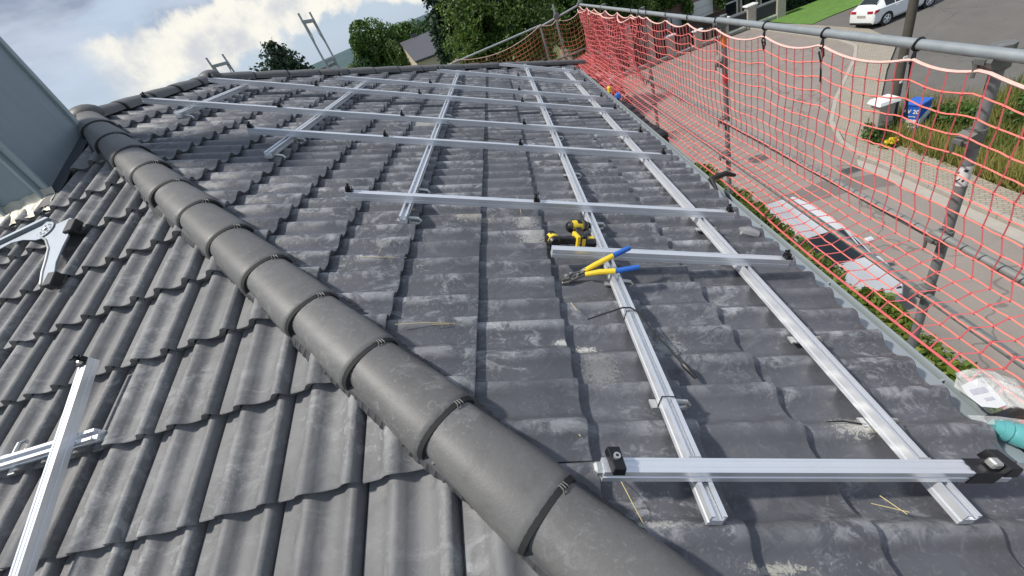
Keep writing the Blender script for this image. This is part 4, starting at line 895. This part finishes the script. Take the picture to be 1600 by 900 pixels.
# ---- utility things at the pavement corner
t = thing('concrete_pillar', 'pale concrete pillar with a white cap beside the blue cabinet', 'pillar', (11.35, 14.3, G0))
MB().box((11.12, 14.1, G0), (11.62, 14.5, -7.12)).build('shaft', M['kerb'], t, bevel=.02); MB().prism([(11.02, 14.0), (11.72, 14.0), (11.72, 14.6), (11.02, 14.6)], Matrix.Identity(4), -7.118, -6.98, .15).build('cap', M['white'], t, bevel=.02)
t = thing('lamp_post', 'tall dark wooden pole standing behind the blue cabinet', 'pole', (11.95, 14.6, G0))
MB().tube([(11.95, 14.6, G0), (11.97, 14.6, -5), (12.0, 14.6, 1.5)], [.13, .125, .11], 12).build('pole', M['pole'], t, True)
MB().box((11.87, 14.44, -6.05), (11.99, 14.474, -5.9)).build('number_plate', M['white'], t)
MB().box((11.90, 14.44, -6.72), (11.97, 14.474, -6.66)).build('small_plate', M['white'], t)
t = thing('service_cabinet', 'blue metal cabinet with white stripes and white lettering in the grass', 'cabinet', (12.1, 14.15, G0))
ca_ = R_(-68); Mc = Matrix.Translation((11.93, 14.18, -8.42)) @ Matrix.Rotation(ca_, 4, 'Z')      # local x runs along the front, local y into the box
cw, cdp, chh = .50, .54, 1.04
MB().box((0, 0, 0), (cw, cdp, chh), Mc).build('body', M['bluecab'], t, bevel=.02)
MB().prism([(-.02, -.03), (cw+.02, -.03), (cw+.02, cdp+.02), (-.02, cdp+.02)], Mc, chh+.001, chh+.06, .06).build('lid', M['bluecab'], t, bevel=.01)
MB().box((-.008, -.012, .30), (cw-.03, -.001, .58), Mc).build('white_band', M['white'], t)
MB().add([Mc @ Vector(q) for q in ((cw+.001, .02, .34), (cw+.001, cdp, .62), (cw+.001, cdp, .86), (cw+.001, .02, .58), (cw+.012, .02, .34), (cw+.012, cdp, .62), (cw+.012, cdp, .86), (cw+.012, .02, .58))], [(4, 5, 6, 7), (0, 3, 2, 1), (0, 1, 5, 4), (1, 2, 6, 5), (2, 3, 7, 6), (3, 0, 4, 7)]).build('white_stripe', M['white'], t)
def text(s_, P, size, mat, par, rot=(math.pi/2, 0, 0), name='lettering'):
    cu = bpy.data.curves.new('lettering', 'FONT'); cu.body = s_; cu.size = size; cu.extrude = .003; cu.align_x = 'CENTER'; cu.offset = size*.02
    o = bpy.data.objects.new(name, cu); C.objects.link(o); dg = bpy.context.evaluated_depsgraph_get(); me = bpy.data.meshes.new_from_object(o.evaluated_get(dg)); bpy.data.objects.remove(o)
    from mathutils import Euler
    me.transform(Matrix.Translation(P) @ Euler(rot).to_matrix().to_4x4()); return link(name, me, mat, par)
for q_, sz, mt_, X_, Y_, Z_ in (('AV 20', .18, 'white', .25, -.004, .78), ('CRISIS', .135, 'black', .23, -.016, .385), ('service', .07, 'white', .30, -.004, .66)):
    text(q_, Mc @ Vector((X_, Y_, Z_)), sz, M[mt_], t, (math.pi/2, 0, ca_))

# ---- cars
def car(name, label, O, ang, paint, front_first, group=None, Ln=4.1, Wd=.87):
    t = thing(name, label, 'car', O, group); Mx = Matrix.Translation(O) @ Matrix.Rotation(ang, 4, 'Z')   # car points along local +x, rear at 0
    #  x, zbottom, zmid, zbelt, zroof, half width, half roof width
    S = [(0.0, .34, .55, .80, .86, .74, .62), (.05, .28, .60, .92, .98, .82, .66), (.28, .24, .62, .98, 1.14, .86, .60), (.62, .24, .62, .97, 1.40, .87, .56), (1.2, .22, .60, .95, 1.46, .87, .58), (1.95, .22, .60, .94, 1.46, .87, .59),
         (2.40, .22, .60, .93, 1.38, .87, .60), (3.17, .22, .60, .91, .97, .87, .68), (3.24, .22, .60, .90, .955, .87, .69), (3.60, .24, .58, .84, .90, .85, .66), (3.95, .26, .52, .70, .78, .78, .58), (4.10, .32, .48, .60, .64, .66, .48)]
    k = Ln/4.1; q = Wd/.87; ring = []
    for (x, zb, zm, ze, zr_, w_, wr) in S:
        x *= k; w_ *= q; wr *= q
        half = [(w_*.90, zb), (w_, zb+.12), (w_*1.005, zm), (w_*.985, ze-.04), (w_*.95, ze), (wr+.02 if zr_-ze > .1 else w_*.86, zr_-.05 if zr_-ze > .1 else ze+.02), (wr*.90, zr_), (wr*.45, zr_+.015)]
        ring.append([Mx @ Vector((x, y, z)) for y, z in half] + [Mx @ Vector((x, 0, zr_+.02))] + [Mx @ Vector((x, -y, z)) for y, z in reversed(half)])
    nr = len(ring[0]); body = MB(); vs = [p for r in ring for p in r]; fb = []; glass = {'rear': [], 'wind': [], 'side': []}
    for i in range(len(S)-1):
        for j in range(nr-1):
            f = (i*nr+j, (i+1)*nr+j, (i+1)*nr+j+1, i*nr+j+1)
            jj = j if j < nr//2 else nr-2-j
            fb.append(f)
            if i == 2 and jj >= 6 or (i == 2 and jj == 5 and False): glass['rear'].append(f)
            if i == 6 and jj >= 5: glass['wind'].append(f)
            if i in (3, 4, 5) and jj == 4: glass['side'].append(f)
            if i == 2 and jj == 5: glass['rear'].append(f)
    fb.append(tuple(range(nr))); fb.append(tuple((len(S)-1)*nr+j for j in reversed(range(nr)))); body.add(vs, fb)
    for i in range(len(S)-1): body.f.append((i*nr, i*nr+nr-1, (i+1)*nr+nr-1, (i+1)*nr))
    body.build('body', paint, t, True, angle=28)
    cen = Mx @ Vector((2.05*k, 0, .6))
    def pane(nm, faces, sh=.10, off=.012):
        mb = MB()
        ids = sorted({i for f in faces for i in f}); cc = sum((vs[i] for i in ids), Vector())/len(ids)
        for f in faces:
            ps = [vs[i] for i in f]; n_ = (ps[2]-ps[0]).cross(ps[3]-ps[1]).normalized(); n_ = n_ if n_.dot(ps[0]-cen) > 0 else -n_
            mb.add([cc + (p-cc)*(1-sh*.5) + n_*off for p in ps], [(0, 1, 2, 3)])
        mb.build(nm, M['glass'], t)
    pane('rear_window', glass['rear']); pane('windscreen', glass['wind'], .12)
    for i in (3, 4, 5):
        for sgn in (0, 1):
            fs = [f for f in glass['side'] if f[0]//nr == i and ((f[0] % nr) < nr//2) == bool(sgn)]
            if fs: pane('side_window', fs, .16)
    for wx in (.78*k, 3.32*k):
        for sy in (-1, 1):
            c = Mx @ Vector((wx, sy*(Wd-.10), .315)); ax = (Mx.to_3x3() @ Vector((0, sy, 0)))
            ar = MB().tube([c - ax*.02, c + ax*.108], .365, 20).build('wheel_arch', M['black'], t)
            wh = MB().tube([c - ax*.08, c+ax*.09, c+ax*.112], [.315, .315, .29], 22).build('wheel', M['rubber'], t, True)
            rim = MB().tube([c + ax*.105, c + ax*.116], .21, 18).build('rim', M['galvd'], wh); mb = MB(); u_ = Mx.to_3x3() @ Vector((1, 0, 0)); z_ = Vector((0, 0, 1))
            for s_ in range(5):
                an = s_*2*math.pi/5; e = u_*math.cos(an) + z_*math.sin(an); mb.tube([c+ax*.122, c+ax*.119+e*.20], [.035, .022], 6)
            mb.tube([c+ax*.117+(u_*math.cos(a)+z_*math.sin(a))*.205 for a in np.linspace(0, 2*math.pi, 19)], .014, 6); mb.build('spokes', M['alu'], wh, True)
    for sy in (-1, 1):
        MB().prism([(.02, .80), (.20, .84), (.26, .95), (.06, .94)], Mx @ Matrix(((1, 0, 0, 0), (0, 0, 1, 0), (0, 1, 0, 0), (0, 0, 0, 1))), sy*(Wd*.80), sy*(Wd*1.0)).build('tail_light', M['redlamp'], t)
        MB().box((-.012, sy*(Wd*.62)-.16, .80), (.05, sy*(Wd*.62)+.16, .92), Mx).build('tail_light', M['redlamp'], t)
        MB().box((3.90*k, sy*.56-.14, .58), (4.02*k, sy*.56+.14, .70), Mx).build('headlight', M['glass'], t, bevel=.02)
        MB().box((2.62*k, sy*(Wd+.10)-.09, .95), (2.76*k, sy*(Wd+.10)+.09, 1.07), Mx).build('wing_mirror', paint, t, bevel=.03)
        MB().box((1.25*k, sy*Wd*1.003-.012, .80), (1.45*k, sy*Wd*1.003+.02, .83), Mx).build('door_handle', paint, t); MB().box((2.10*k, sy*Wd*1.003-.012, .80), (2.30*k, sy*Wd*1.003+.02, .83), Mx).build('door_handle', paint, t)
    MB().box((-.02, -.26, .62), (.012, .26, .73), Mx).build('number_plate', M['kerb'], t)
    MB().box((-.03, -Wd*.8, .27), (.06, Wd*.8, .36), Mx).build('bumper_trim', M['black'], t); MB().box((4.02*k, -.42, .36), (4.12*k, .42, .48), Mx).build('grille', M['black'], t)
    return t
car('parked_car', 'white hatchback parked on the dark asphalt at the top right', Vector((19.15, 26.65, G0)), R_(9), M['carw'], 0, 'parked cars', 3.95, .82)
car('parked_car', 'pale silver car parked at the kerb below the net, partly behind the hedge', Vector((5.80, 11.15, G0)), R_(-88.5), M['cars'], 0, 'parked cars', 4.3, .88)
car('parked_car', 'white car far off behind the net at the corner of the roof', Vector((6.6, 33.5, G0)), R_(200), M['carw'], 0, 'parked cars')

# ---- far side of the street: garden wall, gate, brick house
FY = 36.0
gw = thing('garden_fence', 'garden fence across the street with stone pillars, dark panels and pale slats', 'fence', (14, FY, G0))
for (x, zt, w_) in ((19.9, -6.7, .30), (17.8, -7.05, .30), (15.85, -7.25, .26), (13.9, -7.35, .26), (11.85, -7.0, .32), (10.45, -5.4, .20), (8.9, -5.2, .2)):
    p = MB().box((x-w_, FY-.28, G0), (x+w_, FY+.28, zt)).build('stone_pillar', M['stone'], gw, bevel=.02)
    if w_ > .25: MB().box((x-w_-.1, FY-.36, zt+.001), (x+w_+.1, FY+.36, zt+.12)).build('cap_stone', M['white'], p, bevel=.03)
for (x0, x1) in ((18.1, 19.6), (16.11, 17.5)):
    MB().box((x0, FY-.05, -8.18), (x1, FY+.02, -7.35)).build('dark_panel', M['darkpanel'], gw); MB().box((x0, FY-.10, -7.345), (x1, FY+.06, -7.22)).build('hand_rail', M['galv'], gw)
MB().box((7.0, FY-.15, G0), (19.6, FY+.15, -8.30)).build('low_wall', M['stone'], gw); MB().box((7.0, FY-.22, -8.298), (19.6, FY-.16, -8.20)).build('coping', M['white'], gw)
MB().box((7.0, FY+.06, -8.19), (16.1, FY+.14, -6.6)).build('dark_backing', M['slatd'], gw)  # dark sheet added behind the slats for the darkness of the hedge
x = 7.1
while x < 16.0:
    if all(abs(x-c) > .34 for c in (15.85, 13.9, 11.85, 10.45, 8.9)):
        zt = -7.45 if x > 12 else (-6.4 if x > 10.5 else -5.6)
        MB().box((x, FY-.02, -8.19), (x+.07, FY+.05, zt)).build('slat', M['slat'], gw)
    x += .21
MB().box((7.0, FY+.061, -6.6), (10.45, FY+.14, -5.7)).build('dark_backing', M['slatd'], gw)
bh = thing('brick_house', 'red brick house across the street with white garage doors, tall white windows and ivy', 'house', (14, 42, G0))
BY = 39.0
MB().box((5.0, BY, G0), (22.5, BY+9, -1.0)).build('wall', M['brick'], bh)
for (x0, x1, zb, zt) in ((14.6, 16.4, -8.4, -5.9), (12.7, 14.0, -8.4, -6.25)):
    o = MB().box((x0, BY-.06, zb), (x1, BY-.002, zt)).build('garage_door', M['white'], bh)
    for k in range(1, 5): MB().box((x0+.02, BY-.068, zb+(zt-zb)*k/5-.01), (x1-.02, BY-.061, zb+(zt-zb)*k/5+.01)).build('door_groove', M['kerb'], o)
for (x0, x1) in ((17.2, 18.3), (18.5, 19.8), (20.0, 21.6)):
    f = MB(); zb, zt = -7.9, -4.2
    for (a, b_, c, d) in ((x0, x0+.12, zb, zt), (x1-.12, x1, zb, zt), (x0+.12, x1-.12, zt-.12, zt), (x0+.12, x1-.12, zb, zb+.12), (x0+.12, x1-.12, -6.9, -6.8)): f.box((a, BY-.09, c), (b_, BY-.01, d))
    fo = f.build('window_frame', M['white'], bh); MB().box((x0+.12, BY-.045, zb+.12), (x1-.12, BY-.035, zt-.12)).build('pane', M['glass'], fo)
MB().add([(4.4, BY-.6, -1.2), (23.1, BY-.6, -1.2), (23.1, BY+4.5, 2.4), (4.4, BY+4.5, 2.4), (4.4, BY+9.6, -1.2), (23.1, BY+9.6, -1.2)], [(0, 1, 2, 3), (3, 2, 5, 4), (0, 3, 4), (1, 5, 2)]).build('roof', M['roofg'], bh)
for i, (x, zc, rx, rz, lab) in enumerate(((9.0, -5.2, 3.4, 2.2, 'broad ivy covering the left part of the brick house'), (13.0, -4.9, 1.6, .8, 'ivy hanging over the white garage doors'), (14.35, -6.6, .45, 1.5, 'narrow ivy strip between the two garage doors'), (16.8, -5.2, .5, 2.2, 'ivy column beside the white window frame'), (18.7, -5.6, .8, 1.2, 'round bush in front of the tall white windows'))):
    t = thing('ivy', lab, 'ivy', (x, BY-.4, G0), 'ivy on the brick house')
    V, F = leaves(crown_points((x, BY-.35, zc), (rx, .45, rz), 5200 if i == 0 else 2000, 12, 60+i), .14); fromnp('foliage', V, F, M['leaf'], t)
    MB().tube([(x, BY-.3, G0), (x+.1, BY-.25, zc)], [.06, .02], 6).build('stem', M['bark'], t)
t = thing('clipped_hedge', 'dark clipped hedge behind the lawn right of the garden fence', 'hedge', (25, 37.6, G0))
n = 26000; hx = rng.uniform(20.4, 44, n); side = rng.uniform(0, 1, n) < .6
hy = np.where(side, 36.6+rng.uniform(0, .25, n), rng.uniform(36.6, 39, n)); hz = np.where(side, rng.uniform(G0, -4.6, n), -4.6+rng.uniform(-.15, .15, n))
V, F = leaves(np.stack([hx, hy, hz], 1), .15); fromnp('foliage', V, F, M['leafd'], t); MB().box((20.5, 36.9, G0), (44, 38.8, -4.8)).build('inner_twigs', M['leafd'], t)

# ---- trees
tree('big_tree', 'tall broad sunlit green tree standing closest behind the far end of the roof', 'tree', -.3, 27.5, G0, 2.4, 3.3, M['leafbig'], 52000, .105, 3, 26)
tree('leafy_tree', 'dark green tree right of the big sunlit tree, above the corner of the net', 'tree', 6.3, 38.4, G0, 2.6, 3.4, M['leaf'], 34000, .13, 4, 20)
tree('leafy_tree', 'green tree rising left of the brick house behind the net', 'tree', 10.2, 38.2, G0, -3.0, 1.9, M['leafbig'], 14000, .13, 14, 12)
tree('conifer', 'dark conifer whose tip shows left of the big sunlit tree', 'tree', -4.3, 43.5, G0, 4.6, 2.9, M['leafd'], 16000, .20, 5, conifer=True)
tree('pine_tree', 'dark tree rising above the hip tiles at the left of the roof', 'tree', -16.6, 36.4, G0, 2.9, 2.3, M['leafd'], 16000, .17, 6, 11)
tree('pine_tree', 'smaller dark tree left of the other one behind the hip', 'tree', -18.8, 36.8, G0, 1.9, 1.5, M['leafd'], 7000, .17, 16, 8)
tree('oak_tree', 'large dark green round tree left of the grey roofed house', 'tree', -24.5, 97, G0, 4.2, 5.2, M['leaf'], 30000, .25, 7, 20)
tree('oak_tree', 'dark green tree merging with the large round one, beside the poplar', 'tree', -19.2, 99, G0, 1.6, 4.2, M['leaf'], 20000, .25, 17, 15)
tree('oak_tree', 'lower green tree at the left foot of the large round tree', 'tree', -28.5, 93, G0, -1.0, 3.2, M['leaff'], 14000, .24, 27, 12)
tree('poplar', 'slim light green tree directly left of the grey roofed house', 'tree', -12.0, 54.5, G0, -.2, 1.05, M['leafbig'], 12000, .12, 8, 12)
for i, (x, y, zt, r, lab) in enumerate(((-21.5, 128, 1.6, 4.2, 'far tree just right of the large round tree'), (-17.0, 126, .6, 4.0, 'far green tree above the grey roof'), (-11.0, 118, 1.9, 4.6, 'far green tree between the grey roof and the conifer'), (-5.5, 100, 2.6, 4.4, 'far tree half hidden by the conifer'))):
    tree('far_tree', lab, 'tree', x, y, G0, zt, r, M['leaff'], 5000, .42, 30+i, 9, 'trees beyond the grey roofed house')
t = thing('garden_bushes', 'dark brown green bushes behind the orange brown net', 'bush', (-1, 20, G0))
P = np.concatenate([crown_points((x, 21+.5*math.sin(x), -5.6), (1.6, 1.3, 2.6), 4000, 10, 90+int(x*3)) for x in (-4.5, -2, .5, 3)]); V, F = leaves(P, .11); fromnp('foliage', V, F, M['leafd'], t)
# grey roofed house far off
fh = thing('grey_roofed_house', 'beige house with a plain grey pitched roof among the trees', 'house', (-14, 88, G0))
A, B, Cc, Dd = Vector((-19.3, 94, -1.95)), Vector((-12.1, 95.3, -2.15)), Vector((-8.7, 82.7, -5.35)), Vector((-15.6, 81.7, -5.05))
back = (A - Dd); A2, B2 = A + Vector((back.x, back.y, -back.z)), B + Vector((back.x, back.y, -back.z))
up = Vector((0, 0, .22))
MB().add([A, B, Cc, Dd, A+up, B+up, Cc+up, Dd+up, A2, B2, A2+up, B2+up], [(4, 5, 6, 7), (0, 3, 2, 1), (3, 7, 6, 2), (0, 4, 7, 3), (1, 2, 6, 5), (4, 10, 11, 5), (0, 1, 9, 8), (0, 8, 10, 4)]).build('roof', M['roofg'], fh)
ins = lambda P, q=.4: P + (Vector((-14, 94, P.z))-P).normalized()*q
w0, w1, w2, w3, wa, wb = ins(Dd), ins(Cc), ins(B2), ins(A2), ins(A, .3), ins(B, .3)
fl = lambda P: Vector((P.x, P.y, G0)); dz = Vector((0, 0, -.1))
MB().add([fl(w0), fl(w1), fl(w2), fl(w3), w0+dz, w1+dz, w2+dz, w3+dz, wa+dz, wb+dz], [(0, 1, 5, 4), (1, 2, 6, 9, 5), (2, 3, 7, 6), (3, 0, 4, 8, 7)]).build('wall', M['beige'], fh)
c = A.lerp(B, .42); MB().box((c.x-.5, c.y-.2, c.z-.2), (c.x+.5, c.y+.6, c.z+.75)).build('chimney', M['roofg'], fh)
c = A.lerp(Cc, .62)+Vector((1.2, 0, .25)); MB().box((c.x-.2, c.y-.2, c.z-.3), (c.x+.2, c.y+.2, c.z+.25)).build('roof_vent', M['galv'], fh)
c = fl(w0).lerp(fl(w3), .12); MB().box((c.x-.15, c.y-.6, -7), (c.x+.1, c.y+.6, -5.8)).build('window', M['glass'], fh)
# distant hills
vs = []; fs = []; nx = 80
for i in range(nx+1):
    x = -700+1500*i/nx; h = 5.4 + (.013*(x+150) if x < 0 else 2+.004*x) + .8*noise.noise(Vector((x*.03, 0, 0)))
    vs += [(x, 420, G0-1), (x, 560, h*.55-2), (x, 640+40*math.sin(i), h), (x, 900, G0-1)]
for i in range(nx):
    for j in range(3): fs.append((4*i+j, 4*i+4+j, 4*i+5+j, 4*i+1+j))
struct(MB().add(vs, fs).build('hills', M['hill'], None, True))
